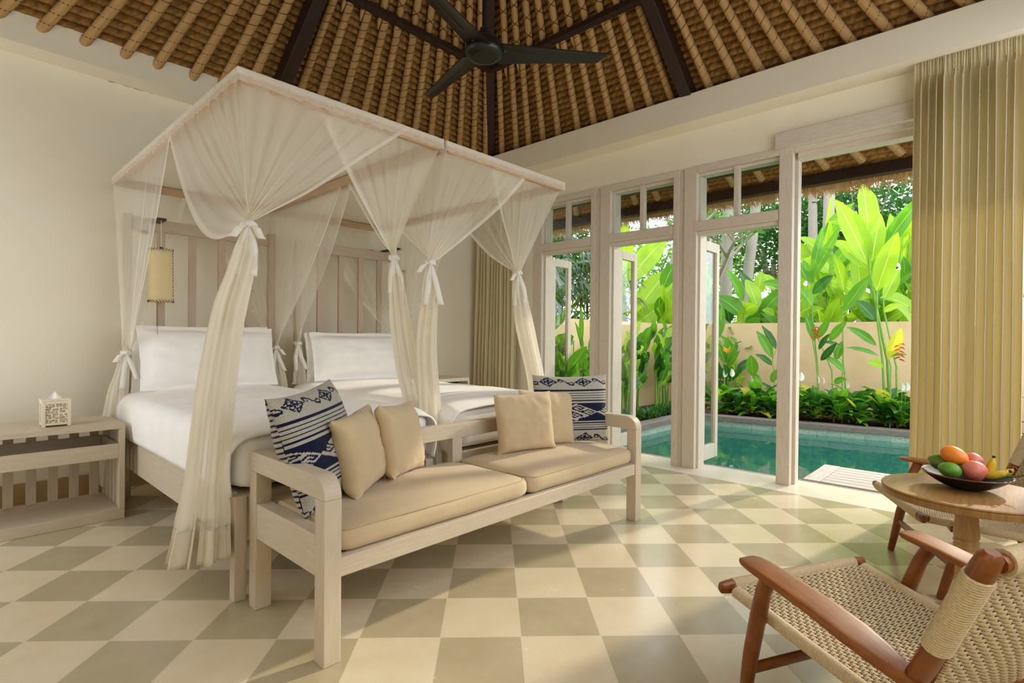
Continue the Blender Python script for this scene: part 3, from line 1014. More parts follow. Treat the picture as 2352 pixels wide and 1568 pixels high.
# ---- throw cushions
CZ = .468
pil('throw_pillow', pillow_mesh(.35, .34, .13, 0, .075, 3, wr=.012, ears=.03), MAT['tan'], (1.275, 2.02, CZ-.004), rad(36), rad(-13), rad(-4), 'small tan pillow leaning on the blue patterned pillow at the bench left end', 'pillow', 'small tan pillows')
pil('throw_pillow', pillow_mesh(.35, .34, .12, 0, .075, 8, wr=.012, ears=.03), MAT['tan'], (1.525, 2.085, CZ+.002), rad(30), rad(-14), rad(3), 'second tan pillow from the left, nearest the middle of the bench', 'pillow', 'small tan pillows')
pil('throw_pillow', pillow_mesh(.37, .335, .12, 0, .06, 13, wr=.010, ears=.02), MAT['tan'], (2.305, 2.02, CZ), rad(-21), rad(-9), rad(-2), 'small tan pillow in front of the right pair on the bench', 'pillow', 'small tan pillows')
pil('throw_pillow', pillow_mesh(.39, .335, .11, 0, .06, 19, wr=.010, ears=.02), MAT['tan'], (2.53, 2.055, CZ-.002), rad(-18), rad(-9), rad(2), 'tan pillow half hidden by another, right before the right blue patterned pillow', 'pillow', 'small tan pillows')

def ikat_mat():
    t = NT('ikat_weave')
    at = t.N('Attribute', attribute_name='coverage', attribute_type='GEOMETRY')
    v = t.co()
    n = t.noise(v, 320, 2, .7)
    g = t.ramp(n.outputs[0], [(.3, lin('#8f8b7e')), (.7, lin('#c2bdae'))])
    b = t.ramp(n.outputs[0], [(.3, lin('#0b0f22')), (.7, lin('#1a2140'))])
    col = t.mix(t.ramp(at.outputs['Fac'], [(.42, (0, 0, 0, 1)), (.58, (1, 1, 1, 1))]), g, b)
    w = t.N('TexWave', {'Vector': v, 'Scale': 180.0}, wave_type='BANDS', bands_direction='Z')
    return t.end(t.bsdf(col, .9, t.bump(t.math('ADD', w.outputs['Fac'], n.outputs[0]), .2, .001), .1, Sheen_Weight=.15))
MAT['ikat'] = ikat_mat()
KEY = ["###############", "##.....##.....#", "##.###.##.###.#", "##.#...##.#...#", "##.#####..#####",
       "##.............", "###############", "###############", ".............##", "#####..#####.##",
       "...#.##...#.##.", ".###.##.###.##.", ".....##.....##.", "###############", "###############"]
def key(p, q):
    """p, q in 0..1 inside the rotated square; True where the pale hook pattern is"""
    r, c = min(14, int(q*15)), min(14, int(p*15))
    return KEY[r][c] == '#'
def ikat(u, v, seed):
    """1 = navy, 0 = pale grey; v runs from the bottom (0) to the top (1)"""
    j = .006*noise.noise(V((u*60, v*60, seed)))
    jj = .010*noise.noise(V((v*95, u*6, seed+3)))
    t = 1-v
    x = u+jj; y = t+j
    def band(y0, y1):
        yy = (y-y0)/(y1-y0)
        k = (x*2.15+.12) % 1.0
        h = (yy-.5)*1.0
        # lozenge flowers with scrolls between them
        a, b = (k-.5)/.26, h/.40
        r = abs(a)+abs(b)
        if r < 1.0:
            if r > .80: return 1
            if abs(a) < .07 or abs(b) < .09: return 1
            d = math.hypot(abs(a)-.27, abs(b)-.27)
            return 1 if (.13 < d < .22) else 0
        k2 = (k+.5) % 1.0-.5
        a2, b2 = k2/.24, h/.42
        if abs(b2-.85*math.sin(a2*2.4)*.6) < .15 and abs(a2) < .95: return 1
        for sx in (-1, 1):
            d = math.hypot(a2-sx*.62, (b2-sx*.30)*1.1)
            if .20 < d < .36 and not (sx*(a2-sx*.62) < -.05 and sx*b2 > .2): return 1
        return 0
    if y < .20: return band(.0, .20)
    for c, w in ((.235, .011), (.285, .005), (.318, .005), (.352, .005), (.398, .011)):
        if abs(t-c) < w: return 1
    if .43 < t < .70:
        # navy band with pale hooked lozenges
        yc = (y-.565)/.125
        for xc in (.52, -.06, 1.10):
            xx = (x-xc)/.30
            if abs(xx)+abs(yc) < 1.0:
                p = (xx+yc+1)/2; q = (yc-xx+1)/2
                if 0 <= p <= 1 and 0 <= q <= 1:
                    return 0 if key(p, q) else 1
        return 1
    for c, w in ((.722, .008), (.758, .005), (.790, .005), (.825, .010)):
        if abs(t-c) < w: return 1
    if y > .845: return band(.845, 1.06)
    return 0
def ikat_pillow(w, h, t, seed, loc, rz, tilt, roll, label, n=110, pinch=.05, wing=0):
    m = MB()
    def shape(u, v, side):
        x, z = 2*u-1, 2*v-1
        th = (max(0, 1-abs(x)**3.0)*max(0, 1-abs(z)**3.0))**.5
        nn = noise.noise(V((x*2+seed, z*2, side*3)))+.5*noise.noise(V((x*5+seed, z*5, side)))
        X = x*w/2*(1-pinch*(1-z*z)*abs(x)**1.5)
        Z = z*h/2*(1-pinch*1.6*(1-x*x)*max(0, z)**1.2-pinch*.4*(1-x*x)*max(0, -z))
        y = side*(t/2*th*(1+.14*nn))+nn*.008
        return V((X, y, Z+h/2))
    for side in (-1, 1):
        for i in range(n+1):
            for j in range(n+1):
                u, v = i/n, j/n
                m.v.append(shape(u, v, side))
                if side < 0: m.att.append(ikat(u, v, seed))
                else: m.att.append(1 if ((v*22+.1) % 1.0) < .42 else 0)
        o = 0 if side < 0 else (n+1)**2
        for i in range(n):
            for j in range(n):
                a = o+i*(n+1)+j
                f = (a, a+n+1, a+n+2, a+1)
                m.f.append(f if side < 0 else f[::-1])
    place(m, loc, rz, tilt, roll)
    o = obj('patterned_pillow', m, MAT['ikat'], ang=60, fix=False)
    return tag(o, label, 'pillow', 'blue patterned pillows')
ikat_pillow(.44, .47, .17, 1.7, (1.125, 2.03, CZ-.012), rad(29), rad(-17), rad(-6), 'large navy and grey woven patterned pillow in the left corner of the bench')
ikat_pillow(.50, .425, .15, 6.2, (2.745, 2.035, CZ-.004), rad(-33), rad(-7), rad(0), 'navy and grey patterned pillow at the right end of the bench')

# ------------------------------------------------------------------ nightstand, tissue box, cabinet
def nightstand():
    x0, x1, y0, y1 = -.30, .787, 3.942, 4.43
    t = thing('nightstand', 'low whitewashed slatted nightstand carrying the tissue box beside the bed', 'nightstand', (x0, y0, 0))
    mb = MB(); mb.box(x0, x1, y0, y1, .545, .576)
    obj('top_board', mb, MAT['wwx'], t, bevel=.003)
    mb = MB(); mb.box(x0, x1, y0, y1, 0.0, .064)
    obj('bottom_board', mb, MAT['wwx'], t, bevel=.003)
    for x in (x0, x1-.03):
        for (a, b) in ((y0, y0+.04), (y1-.04, y1)):
            mb = MB(); mb.box(x, x+.03, a, b, .064, .545)
            obj('post', mb, MAT['wwz'], t, bevel=.002)
        for k in range(4):
            yy = y0+.075+k*.092
            mb = MB(); mb.box(x+.006, x+.022, yy, yy+.05, .064, .545)
            obj('side_slat', mb, MAT['wwz'], t, bevel=.002)
    for k in range(10):
        xx = x0+.055+k*.1035
        mb = MB(); mb.box(xx, xx+.048, y1-.030, y1-.014, .064, .545)
        obj('back_slat', mb, MAT['wwz'], t, bevel=.002)
    d = MB(); d.box(x0+.031, x1-.031, y0+.002, y0+.020, .369, .458)
    d.box(x0+.031, x0+.045, y0+.02, y1-.06, .375, .458); d.box(x1-.045, x1-.031, y0+.02, y1-.06, .375, .458)
    d.box(x0+.045, x1-.045, y1-.075, y1-.06, .375, .458); d.box(x0+.045, x1-.045, y0+.02, y1-.075, .372, .384)
    obj('drawer', d, MAT['wwx'], t, bevel=.002)
nightstand()
def fret_mat():
    t = NT('carved_fretwork')
    v = t.co((1, 1, 1))
    vo = t.N('TexVoronoi', {'Vector': v, 'Scale': 62.0, 'Randomness': .55}, feature='F1')
    ring = t.math('ABSOLUTE', t.math('SUBTRACT', vo.outputs['Distance'], .33))
    f = t.ramp(ring, [(.04, (0, 0, 0, 1)), (.14, (1, 1, 1, 1))])
    col = t.mix(f, lin('#a58f6d'), lin('#ece2cb'))
    return t.end(t.bsdf(col, .7, t.bump(f, .8, .004), .2))
MAT['fret'] = fret_mat()
MAT['boxwhite'] = plain('distressed_white_paint', '#ece3cc', .65, .2, '#e3d6b8', 30, .12)
def tissue():
    x0, x1, y0, y1, z = .414, .546, 4.06, 4.172, .577
    t = thing('tissue_box', 'carved white wooden tissue box with a tissue peak on the nightstand', 'tissue box', (x0, y0, z))
    zt = z+.150
    mb = MB()
    for x in (x0, x1-.017):
        for y in (y0, y1-.017): mb.box(x, x+.017, y, y+.017, z, zt)
    for (a, b) in ((z+.009, z+.022), (zt-.018, zt)):
        mb.box(x0+.017, x1-.017, y0+.001, y0+.016, a, b); mb.box(x0+.017, x1-.017, y1-.016, y1-.001, a, b)
        mb.box(x0+.001, x0+.016, y0+.017, y1-.017, a, b); mb.box(x1-.016, x1-.001, y0+.017, y1-.017, a, b)
    obj('frame', mb, MAT['boxwhite'], t, bevel=.0015)
    mb = MB(); mb.box(x0+.017, x1-.017, y0+.006, y0+.011, z+.022, zt-.018)
    obj('carved_panel', mb, MAT['fret'], t)
    mb = MB(); mb.box(x0+.006, x0+.011, y0+.017, y1-.017, z+.022, zt-.018)
    obj('carved_panel', mb, MAT['fret'], t)
    mb = MB(); mb.box(x1-.011, x1-.006, y0+.017, y1-.017, z+.022, zt-.018)
    obj('carved_panel', mb, MAT['fret'], t)
    mb = MB(); mb.box(x0+.017, x1-.017, y1-.011, y1-.006, z+.022, zt-.018)
    obj('back_panel', mb, MAT['boxwhite'], t)
    mb = MB(); mb.box(x0-.002, x1+.002, y0-.002, y1+.002, zt, zt+.008)
    obj('lid', mb, MAT['boxwhite'], t, bevel=.002)
    mb = MB()
    cx, cy = (x0+x1)/2, (y0+y1)/2
    def fn(u, v):
        w = .036*(1-v)**.9
        return (cx-.002+(2*u-1)*w, cy+.010*math.sin(u*7)*(1-v)*.8, zt+.006+.044*v)
    mb.grid(fn, 12, 8)
    obj('tissue', mb, MAT['linen'], t, solid=.002)
tissue()
def cabinet():
    x0, x1, y0, y1 = 3.36, 3.83, 4.18, 4.60
    t = thing('minibar_cabinet', 'small white cabinet with a dark glazed front in the corner beyond the right bed', 'cabinet', (x0, y0, 0))
    mb = MB(); mb.box(x0, x1, y0, y1, .665, .70); mb.box(x0, x0+.02, y0, y1, 0, .665); mb.box(x1-.02, x1, y0, y1, 0, .665); mb.box(x0+.02, x1-.02, y1-.015, y1, 0, .665); mb.box(x0+.02, x1-.02, y0, y1-.015, 0, .05)
    obj('carcass', mb, MAT['boxwhite'], t, bevel=.002)
    mb = MB(); mb.box(x0+.022, x1-.022, y0+.01, y0+.016, .05, .665)
    obj('glass_door', mb, MAT['glass'], t)
    mb = MB(); mb.box(x0+.10, x1-.12, y0+.05, y1-.05, .06, .66)
    obj('dark_interior', mb, MAT['blackdisc'], t)
cabinet()

# ------------------------------------------------------------------ bedside lamps
def lamp(x, y, zt, label):
    t = thing('pendant_lamp', label, 'lamp', (x, y, zt), group='hanging bedside lamps')
    h = .355
    m = MB()
    n = 40
    def fn(u, v):
        a = 2*PI*u
        r = .0735-.004*v
        c, s = math.cos(a), math.sin(a)
        e = (abs(c)**3+abs(s)**3)**(-1/3)
        return (x+r*e*c*.95, y+r*e*s*.95, zt-h+h*v)
    m.grid(fn, n, 8, cu=True)
    sh = obj('lamp_shade', m, MAT['shade'], t, solid=.002)
    st = MB()
    for zz, v in ((zt-.004, 1), (zt-h+.004, 0)):
        for k in range(26):
            p = V(fn(k/26, v)); q = V(fn((k+.5)/26, v))
            o = (p-V((x, y, p.z))).normalized()*.003
            st.tube([p+o+V((0, 0, -.008 if v else .008)), q+o+V((0, 0, .006 if v else -.006))], .0016, 4)
    for a0 in (.88,):
        for k in range(16):
            p = V(fn(a0, .04+k*.058)); q = V(fn(a0+.012, .07+k*.058))
            o = (p-V((x, y, p.z))).normalized()*.003
            st.tube([p+o, q+o], .0016, 4)
    obj('stitching', st, MAT['lash'], sh)
    mb = MB(); mb.tube([(x, y, zt-.02), (x, y, zt+.205)], .0022, 6)
    obj('cord', mb, MAT['hem'], t)
    mb = MB(); mb.lathe([(.0, zt+.022), (.010, zt+.02), (.010, zt-.004), (.018, zt-.006), (.018, zt-.012), (0, zt-.012)], (x, y, 0), 14)
    mb.tube([(x-.062, y, zt-.006), (x+.062, y, zt-.006)], .002, 6)
    obj('cap', mb, MAT['black'], t)
    mb = MB(); mb.box(x-.028, x+.028, y-.02, YW, zt+.202, zt+.218); mb.box(x-.028, x+.028, YW-.012, YW, zt+.17, zt+.25)
    obj('bracket', mb, MAT['black'], t, bevel=.002)
    mb = MB(); mb.tube([(x-.022, y-.01, zt-h+.02), (x-.022, y-.01, zt-.625)], .0012, 5); mb.lathe([(0, zt-.645), (.007, zt-.640), (.006, zt-.628), (0, zt-.622)], (x-.022, y-.01, 0), 8)
    obj('pull_chain', mb, MAT['black'], t)
    return t
lamp(1.058, 4.30, 1.70, 'parchment lamp hanging by the left headboard above the nightstand with tissue box')
lamp(3.005, 4.30, 1.745, 'parchment lamp half hidden behind a net drape by the right headboard')

# ------------------------------------------------------------------ curtains
def curtain(x, ya, yb, zt, folds, seed, label, flare=0, amp=.05):
    rnd = random.Random(seed)
    offs = [rnd.uniform(-.35, .35) for _ in range(folds*2+6)]
    amps = [rnd.uniform(.55, 1.25) for _ in range(folds*2+6)]
    m = MB()
    def fn(u, v):
        k = u*folds
        i = int(k)
        w = amps[i]+(amps[i+1]-amps[i])*smooth01(k-i)
        o = offs[i]+(offs[i+1]-offs[i])*smooth01(k-i)
        ph = 2*PI*(k+.35*o*(1+.5*math.sin(v*2+seed)))
        top = smooth01(v/.07)
        a = amp*w*(.35+.65*top)
        dx = a*math.sin(ph)+.25*a*math.sin(2*ph+1+v)
        dy = .25*a*math.cos(ph)
        y = ya+(yb-ya)*u+flare*v*(u if ya < yb else u)
        if v < .035: dx *= .55; dx += .006*math.sin(ph*3)
        return (x+dx+.01*noise.noise(V((u*4, v*3, seed))), y+dy+.008*noise.noise(V((u*9, v*2.2, seed+4))), zt-(zt-.012)*v)
    m.grid(fn, folds*16, 60)
    o = obj('curtain', m, MAT['curtain'], ang=80, solid=.002)
    tag(o, label, 'curtain', 'sand coloured curtains')
    hd = MB()
    return o
curtain(4.355, .485, -.045, 2.925, 13, 3, 'sand coloured curtain at the widest door opening, behind the armchairs', amp=.030)
curtain(4.385, 4.03, 4.62, 2.925, 11, 8, 'sand coloured curtain gathered in the corner beyond the beds', flare=.08, amp=.028)

# ------------------------------------------------------------------ ceiling fan
def fan():
    c = V((2.075, 2.167, 2.706))
    t = thing('ceiling_fan', 'black three bladed ceiling fan hanging from the thatch roof', 'ceiling fan', c+V((0, 0, -.06)))
    mb = MB(); mb.lathe([(0, -.036), (.066, -.036), (.0665, -.0345)], c, 48)
    obj('cap_disc', mb, MAT['blackdisc'], t)
    mb = MB(); mb.lathe([(.068, -.034), (.070, -.036), (.088, -.033), (.100, -.022), (.106, -.006), (.106, .004), (.100, .020), (.098, .045), (.080, .062), (.05, .074), (.046, .090), (.026, .096), (.024, .125), (0, .125)], c, 48)
    obj('motor_housing', mb, MAT['black'], t)
    mb = MB(); mb.tube([c+V((0, 0, .11)), c+V((0, 0, 2.66))], .0125, 12)
    obj('down_rod', mb, MAT['black'], t)
    for k, a in enumerate((-41.8, 78.2, 198.2)):
        mb = MB()
        L0, L1 = .085, .72
        def fn(u, v, side):
            r = L0+(L1-L0)*u
            w = .150-.075*u
            cut = .05*(v)*smooth01((u-.9)/.1)
            y = (v-.5)*w+.012*(1-u)
            x = r-(.055*v)*smooth01((u-.86)/.14)*1.2
            tw = -rad(13-6*u)
            z = y*math.sin(tw)+.0035*side+.010+.004*math.cos(PI*(v-.5)*2)*0-.010*(2*v-1)**2
            # pressed rib
            if side < 0 and .32 < v < .40 and u > .2: z -= .003
            return V((x, y*math.cos(tw), z))
        mb.grid(lambda u, v: fn(u, v, 1), 40, 24)
        st = len(mb.v)
        mb.grid(lambda u, v: fn(u, v, -1), 40, 24)
        bm = bmesh.new()
        vs = [bm.verts.new(p) for p in mb.v]
        for f in mb.f: bm.faces.new([vs[i] for i in f])
        W = 25
        def idx(i, j, s): return s*(41*25)+i*W+j
        for i in range(40):
            for j in (0, 24): bm.faces.new((vs[idx(i, j, 0)], vs[idx(i+1, j, 0)], vs[idx(i+1, j, 1)], vs[idx(i, j, 1)]))
        for j in range(24):
            for i in (0, 40): bm.faces.new((vs[idx(i, j, 0)], vs[idx(i, j+1, 0)], vs[idx(i, j+1, 1)], vs[idx(i, j, 1)]))
        bm.verts.index_update()
        r = MB(); r.add([v.co.copy() for v in bm.verts], [[v.index for v in f.verts] for f in bm.faces]); bm.free()
        M = Matrix.Translation(c) @ Matrix.Rotation(rad(a), 4, 'Z')
        r.xform(M)
        bl = obj('blade', r, MAT['black'], t, ang=35)
        sc = MB()
        for (x, y) in ((.115, .03), (.115, -.005), (.165, .012)):
            s0 = len(sc.v)
            sc.lathe([(0, -.0035), (.004, -.002), (.004, .002), (0, .003)], (x, y, .004+.2*y), 8)
        sc.xform(M)
        obj('screw', sc, MAT['steel'], bl)
fan()
# ------------------------------------------------------------------ woven armchairs
MAT['cord'] = grainy('paper_cord', '#b8a077', '#dcc9a2', (60, 60, 60), 3, .75, .2, .3, .7)
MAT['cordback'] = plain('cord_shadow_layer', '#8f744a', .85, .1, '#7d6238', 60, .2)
MAT['teakdark'] = grainy('oiled_teak', '#653409', '#93541b', (3, 3, 3), 5, .38, .06, .3, .72, .4, coat=.1)
def armchair(label, loc, rz):
    t = thing('woven_armchair', label, 'armchair', loc, rz, 'woven armchairs')
    L = dict(parent=t, local=True)
    def seat_pt(s, v):            # s across, v from the front to the back
        hw = .268-.016*v
        x = (2*s-1)*hw
        y = .128-.545*v
        z = .350-.078*v-.030*math.sin(PI*s)*math.sin(PI*min(1, v*1.05))-.004
        return V((x, y, z))
    def back_pt(s, v):            # v from the bottom to the top
        x = (2*s-1)*(.272)
        y = -.418-.150*v-.020*math.sin(PI*s)*math.sin(PI*v)
        z = .318+.375*v
        return V((x, y, z))
    def weave(fn, rows, pitch, side, off, tc=.0031):
        m = MB()
        for r in range(rows):
            v = (r+.5)/rows
            k = 0
            s = -.5*(r % 2)*pitch
            while s < 1:
                a, b = max(0, s+.02*pitch), min(1, s+.93*pitch)
                s += pitch
                if b-a < pitch*.25: continue
                for c in (-.24, .24):
                    vv = v+c/rows
                    if vv > 1: continue
                    pts = []
                    for q in range(5):
                        u = a+(b-a)*q/4
                        p = fn(u, vv)
                        du = fn(min(1, u+.02), vv)-fn(max(0, u-.02), vv)
                        dv = fn(u, min(1, vv+.02))-fn(u, max(0, vv-.02))
                        n = du.cross(dv).normalized()*side
                        h = off+(.0050*math.sin(PI*q/4)**.7-.0035)
                        pts.append(p+n*h+dv.normalized()*.0008*(1 if q % 2 else -1))
                    m.tube(pts, [tc*.8, tc, tc*1.05, tc, tc*.8], 5, cap=False)
        return m
    def wrap(p0, p1, r, pitch=.0058, sq=(1, 1), n=12, up=None):
        p0, p1 = V(p0), V(p1)
        ln = (p1-p0).length
        k = max(2, int(ln/pitch))
        pts, rs = [], []
        for i in range(k*4+1):
            pts.append(p0.lerp(p1, i/(k*4)))
            rs.append(r+.0016*abs(math.sin(PI*i/4)))
        m = MB(); m.tube(pts, rs, n, sq=sq, up=up)
        return m
    # seat
    sd = (1 if (seat_pt(.6, .5)-seat_pt(.4, .5)).cross(seat_pt(.5, .6)-seat_pt(.5, .4)).z > 0 else -1)
    m = MB(); m.grid(lambda u, v: seat_pt(u, v)-V((0, 0, .004)), 20, 20)
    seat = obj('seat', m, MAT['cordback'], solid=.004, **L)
    obj('seat_weave', weave(seat_pt, 36, .052, sd, .003), MAT['cord'], seat, local=True, fix=False)
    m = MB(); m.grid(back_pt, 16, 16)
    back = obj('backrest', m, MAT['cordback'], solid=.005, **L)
    for s2 in (1, -1):
        obj('back_weave', weave(back_pt, 27, .056, s2, .005), MAT['cord'], back, local=True, fix=False)
    # front rail with its wrapping, side and rear rails
    m = MB(); m.tube([(-.312, .137, .345), (-.306, .137, .345), (-.28, .137, .345), (.28, .137, .345), (.306, .137, .345), (.312, .137, .345)], [.008, .015, .0185, .0185, .015, .008], 14, sq=(1.15, .85))
    obj('front_rail', m, MAT['teakdark'], **L)
    obj('cord_wrapping', wrap((-.262, .137, .345), (.262, .137, .345), .0195, sq=(1.12, .9)), MAT['cord'], **L)
    for sx in (-1, 1):
        m = wrap((sx*.272, .110, .340), (sx*.256, -.40, .270), .0165, sq=(1.0, 1.1))
        obj('cord_wrapping', m, MAT['cord'], **L)
        m = MB(); m.tube([(sx*.272, .137, .345), (sx*.256, -.43, .266)], .0145, 10)
        obj('side_rail', m, MAT['teakdark'], **L)
    m = MB(); m.tube([(-.27, -.43, .266), (.27, -.43, .266)], .016, 10)
    obj('rear_rail', m, MAT['teakdark'], **L)
    # back frame
    m = MB(); m.tube([(-.29, -.572, .700), (.29, -.572, .700)], .018, 10)
    obj('top_rail', m, MAT['teakdark'], **L)
    obj('cord_wrapping', wrap((-.272, -.572, .700), (.272, -.572, .700), .0225, sq=(1.15, 1.0)), MAT['cord'], **L)
    m = MB(); m.tube([(-.29, -.413, .312), (.29, -.413, .312)], .015, 10)
    obj('bottom_rail', m, MAT['teakdark'], **L)
    for sx in (-1, 1):
        m = MB()
        m.tube([(sx*.300, -.345, .215), (sx*.303, -.40, .33), (sx*.306, -.455, .44), (sx*.306, -.56, .690), (sx*.306, -.570, .715), (sx*.306, -.573, .724)],
               [.016, .020, .0215, .0225, .020, .012], 12, sq=(1.0, 1.25), up=(0, 1, .4))
        obj('back_post', m, MAT['teakdark'], **L)
        obj('cord_wrapping', wrap((sx*.304, -.478, .493), (sx*.306, -.552, .672), .0250, sq=(1.0, 1.25), up=(0, 1, .4)), MAT['cord'], **L)
        # arm: a flat tapered paddle
        m = MB()
        prof = [(.016, .014, .490, .008), (.011, .028, .494, .014), (-.004, .037, .496, .019), (-.04, .043, .494, .021), (-.12, .046, .485, .022), (-.22, .049, .470, .022),
                (-.31, .050, .452, .024), (-.37, .042, .438, .027), (-.41, .029, .428, .030), (-.445, .019, .418, .032), (-.465, .017, .412, .030)]
        n = 20
        for (y, hw, zt, th) in prof:
            xc = .327-.010*smooth01(-y/.45)
            for i in range(n):
                a = 2*PI*i/n
                ca, sa = math.cos(a), math.sin(a)
                px = hw*math.copysign(abs(ca)**.36, ca); pz = th/2*math.copysign(abs(sa)**.5, sa)
                m.v.append(V((sx*(xc+px), y, zt-th/2+pz)))
        for k in range(len(prof)-1):
            for i in range(n):
                j = (i+1) % n
                m.f.append((k*n+i, k*n+j, (k+1)*n+j, (k+1)*n+i))
        m.f.append(tuple(range(n))); m.f.append(tuple((len(prof)-1)*n+i for i in range(n)))
        obj('armrest', m, MAT['tky'], **L)
        m = MB()
        m.tube([(sx*.326, -.068, .478), (sx*.325, -.064, .455), (sx*.320, -.045, .42), (sx*.312, -.02, .34), (sx*.300, .02, .20), (sx*.284, .066, .004), (sx*.2835, .068, 0)],
               [.027, .022, .0205, .0225, .0215, .0155, .013], 14)
        obj('front_leg', m, MAT['teakdark'], **L)
        m = MB()
        m.tube([(sx*.303, -.40, .33), (sx*.300, -.46, .20), (sx*.290, -.56, .002), (sx*.290, -.561, 0)], [.020, .0205, .0145, .012], 12)
        obj('rear_leg', m, MAT['teakdark'], **L)
        m = MB(); m.beam((sx*.292, .012, .305), (sx*.258, .012, .318), .045, .024)
        obj('seat_bracket', m, MAT['teakdark'], bevel=.004, **L)
    m = MB(); m.tube([(-.298, .028, .155), (.298, .028, .155)], .0135, 10, sq=(1.3, .8))
    obj('stretcher', m, MAT['teakdark'], **L)
    m = MB(); m.tube([(-.297, -.50, .13), (.297, -.50, .13)], .0135, 10)
    obj('stretcher', m, MAT['teakdark'], **L)
    return t
ch1 = armchair('woven cord teak armchair in the foreground, seen from behind', (1.876, .394, 0), rad(-27.1))
def dup3(root, loc, rz, label):
    r = dup(root, loc, rz, label)
    return r
dup3(ch1, (3.26, .284, 0), rad(25.8), 'woven cord teak armchair beyond the round table, before the curtain')

# ------------------------------------------------------------------ round table with a fruit bowl
TX, TY, TZ = 2.678, .122, .55
def table():
    t = thing('side_table', 'small round teak pedestal table carrying the fruit bowl between the two armchairs', 'table', (TX, TY, 0))
    mb = MB(); mb.lathe([(0, TZ), (.2675, TZ), (.2700, TZ-.003), (.2700, TZ-.006), (.266, TZ-.009), (.269, TZ-.012), (.268, TZ-.030), (.262, TZ-.034), (0, TZ-.034)], (TX, TY, 0), 72)
    obj('tabletop', mb, MAT['table'], t, ang=25)
    mb = MB(); mb.lathe([(.06, TZ-.034), (.052, TZ-.045), (.036, TZ-.055), (.034, TZ-.08), (.036, .44), (.040, .39), (.0405, .375), (.036, .369), (.041, .364), (.041, .356), (.037, .351), (.0405, .345), (.0405, .338), (.034, .330), (.032, .31), (.034, .22), (.038, .12), (.042, .09), (.042, .06)], (TX, TY, 0), 32)
    obj('pedestal', mb, MAT['tableleg'], t, ang=30)
    for k in range(3):
        a = rad(75+120*k)
        d = V((math.cos(a), math.sin(a), 0))
        c = V((TX, TY, 0))
        mb = MB(); mb.tube([c+V((0, 0, .085)), c+d*.08+V((0, 0, .07)), c+d*.16+V((0, 0, .035)), c+d*.21+V((0, 0, .012)), c+d*.215+V((0, 0, 0))], [.022, .022, .018, .016, .015], 10)
        obj('foot', mb, MAT['tableleg'], t)
table()
BX, BY = 2.715, .127
MAT['bowl'] = plain('black_lacquer', '#0b0807', .5, .25, bump=0)
MAT['bowlrim'] = plain('brown_lacquer_rim', '#7a3d14', .3, .5, bump=0)
mb = MB()
prof = []
for k in range(15):
    r = .030+.108*k/14
    prof.append((r, .056*((k/14)**1.7)))
prof2 = [(r-.003 if i else 0, z+.004) for i, (r, z) in reversed(list(enumerate(prof)))]
pr = [(0, 0), (.03, 0)]+prof[1:]+[(.1385, .058)]+prof2
mb.lathe(pr, (BX, BY, TZ+.0005), 56)
bw = obj('fruit_bowl', mb, MAT['bowl'], ang=40)
tag(bw, 'wide shallow black lacquer bowl heaped with fruit on the round table', 'bowl')
mb = MB(); mb.tube([(BX+.1375*math.cos(2*PI*k/56), BY+.1375*math.sin(2*PI*k/56), TZ+.0578) for k in range(57)], .0022, 6, cap=False)
obj('rim', mb, MAT['bowlrim'], bw)
def fruitmat(name, a, b, c=None, rough=.35, sc=9):
    t = NT(name)
    v = t.co()
    n = t.noise(v, sc, 3)
    col = t.ramp(n.outputs[0], [(.3, lin(a)), (.65, lin(b))])
    if c:
        n2 = t.noise(v, 180, 2)
        col = t.mix(t.ramp(n2.outputs[0], [(.62, (0, 0, 0, 1)), (.72, (.6, .6, .6, 1))]), col, lin(c))
    return t.end(t.bsdf(col, rough, t.bump(n.outputs[0], .05, .002), .5, Subsurface_Weight=.0))
MAT['mango'] = fruitmat('orange_mango_skin', '#e0741a', '#f0962e', '#c95f12')
MAT['green'] = fruitmat('green_mango_skin', '#4f6b1c', '#7c9632', '#3f5a16')
MAT['green2'] = fruitmat('bright_green_mango_skin', '#4d7d1d', '#7aa637', '#3f6a16')
MAT['pink'] = fruitmat('pink_apple_skin', '#c2594a', '#d8836a', '#e3b07f', .4, 14)
MAT['banana'] = fruitmat('banana_skin', '#c2a51e', '#dcc03a', '#7d7a18', .45, 14)
MAT['bananatip'] = plain('banana_tip', '#3a2c14', .8, .2, bump=0)
MAT['pandan'] = plain('green_leaf_strip', '#4f6b35', .5, .3, '#3d5a2a', 12)
def fruit(name, c, ax, r, ln, mat, label, cat, group=None, flat=1.0, seed=0, nip=0.0):
    c = V(c); ax = V(ax).normalized()
    m = MB()
    n = 24
    pr = []
    for k in range(n+1):
        a = PI*k/n
        pr.append((r*math.sin(a)*(1+.10*math.cos(a)+.03*math.sin(3*a+seed)), -ln/2*math.cos(a)*(1-nip*(abs(math.cos(a))**8))))
    m.lathe(pr, n=28, sy=flat)
    M = Matrix.Translation(c) @ ax.to_track_quat('Z', 'Y').to_matrix().to_4x4()
    m.xform(M)
    o = obj(name, m, mat, ang=80)
    return tag(o, label, cat, group)
Z = TZ
fruit('mango', (BX-.002, BY+.036, Z+.121), (-.35, -1, -.42), .0345, .094, MAT['mango'], 'ripe orange mango on top of the heaped fruit bowl', 'mango', seed=1)
fruit('mango', (BX+.028, BY+.076, Z+.083), (.3, 1, .20), .032, .098, MAT['green'], 'dull green mango at the left back of the fruit bowl', 'mango', 'green mangoes', seed=2)
fruit('mango', (BX-.055, BY+.046, Z+.074), (.35, 1, .1), .0285, .078, MAT['green2'], 'bright green mango at the left front of the fruit bowl', 'mango', 'green mangoes', seed=3)
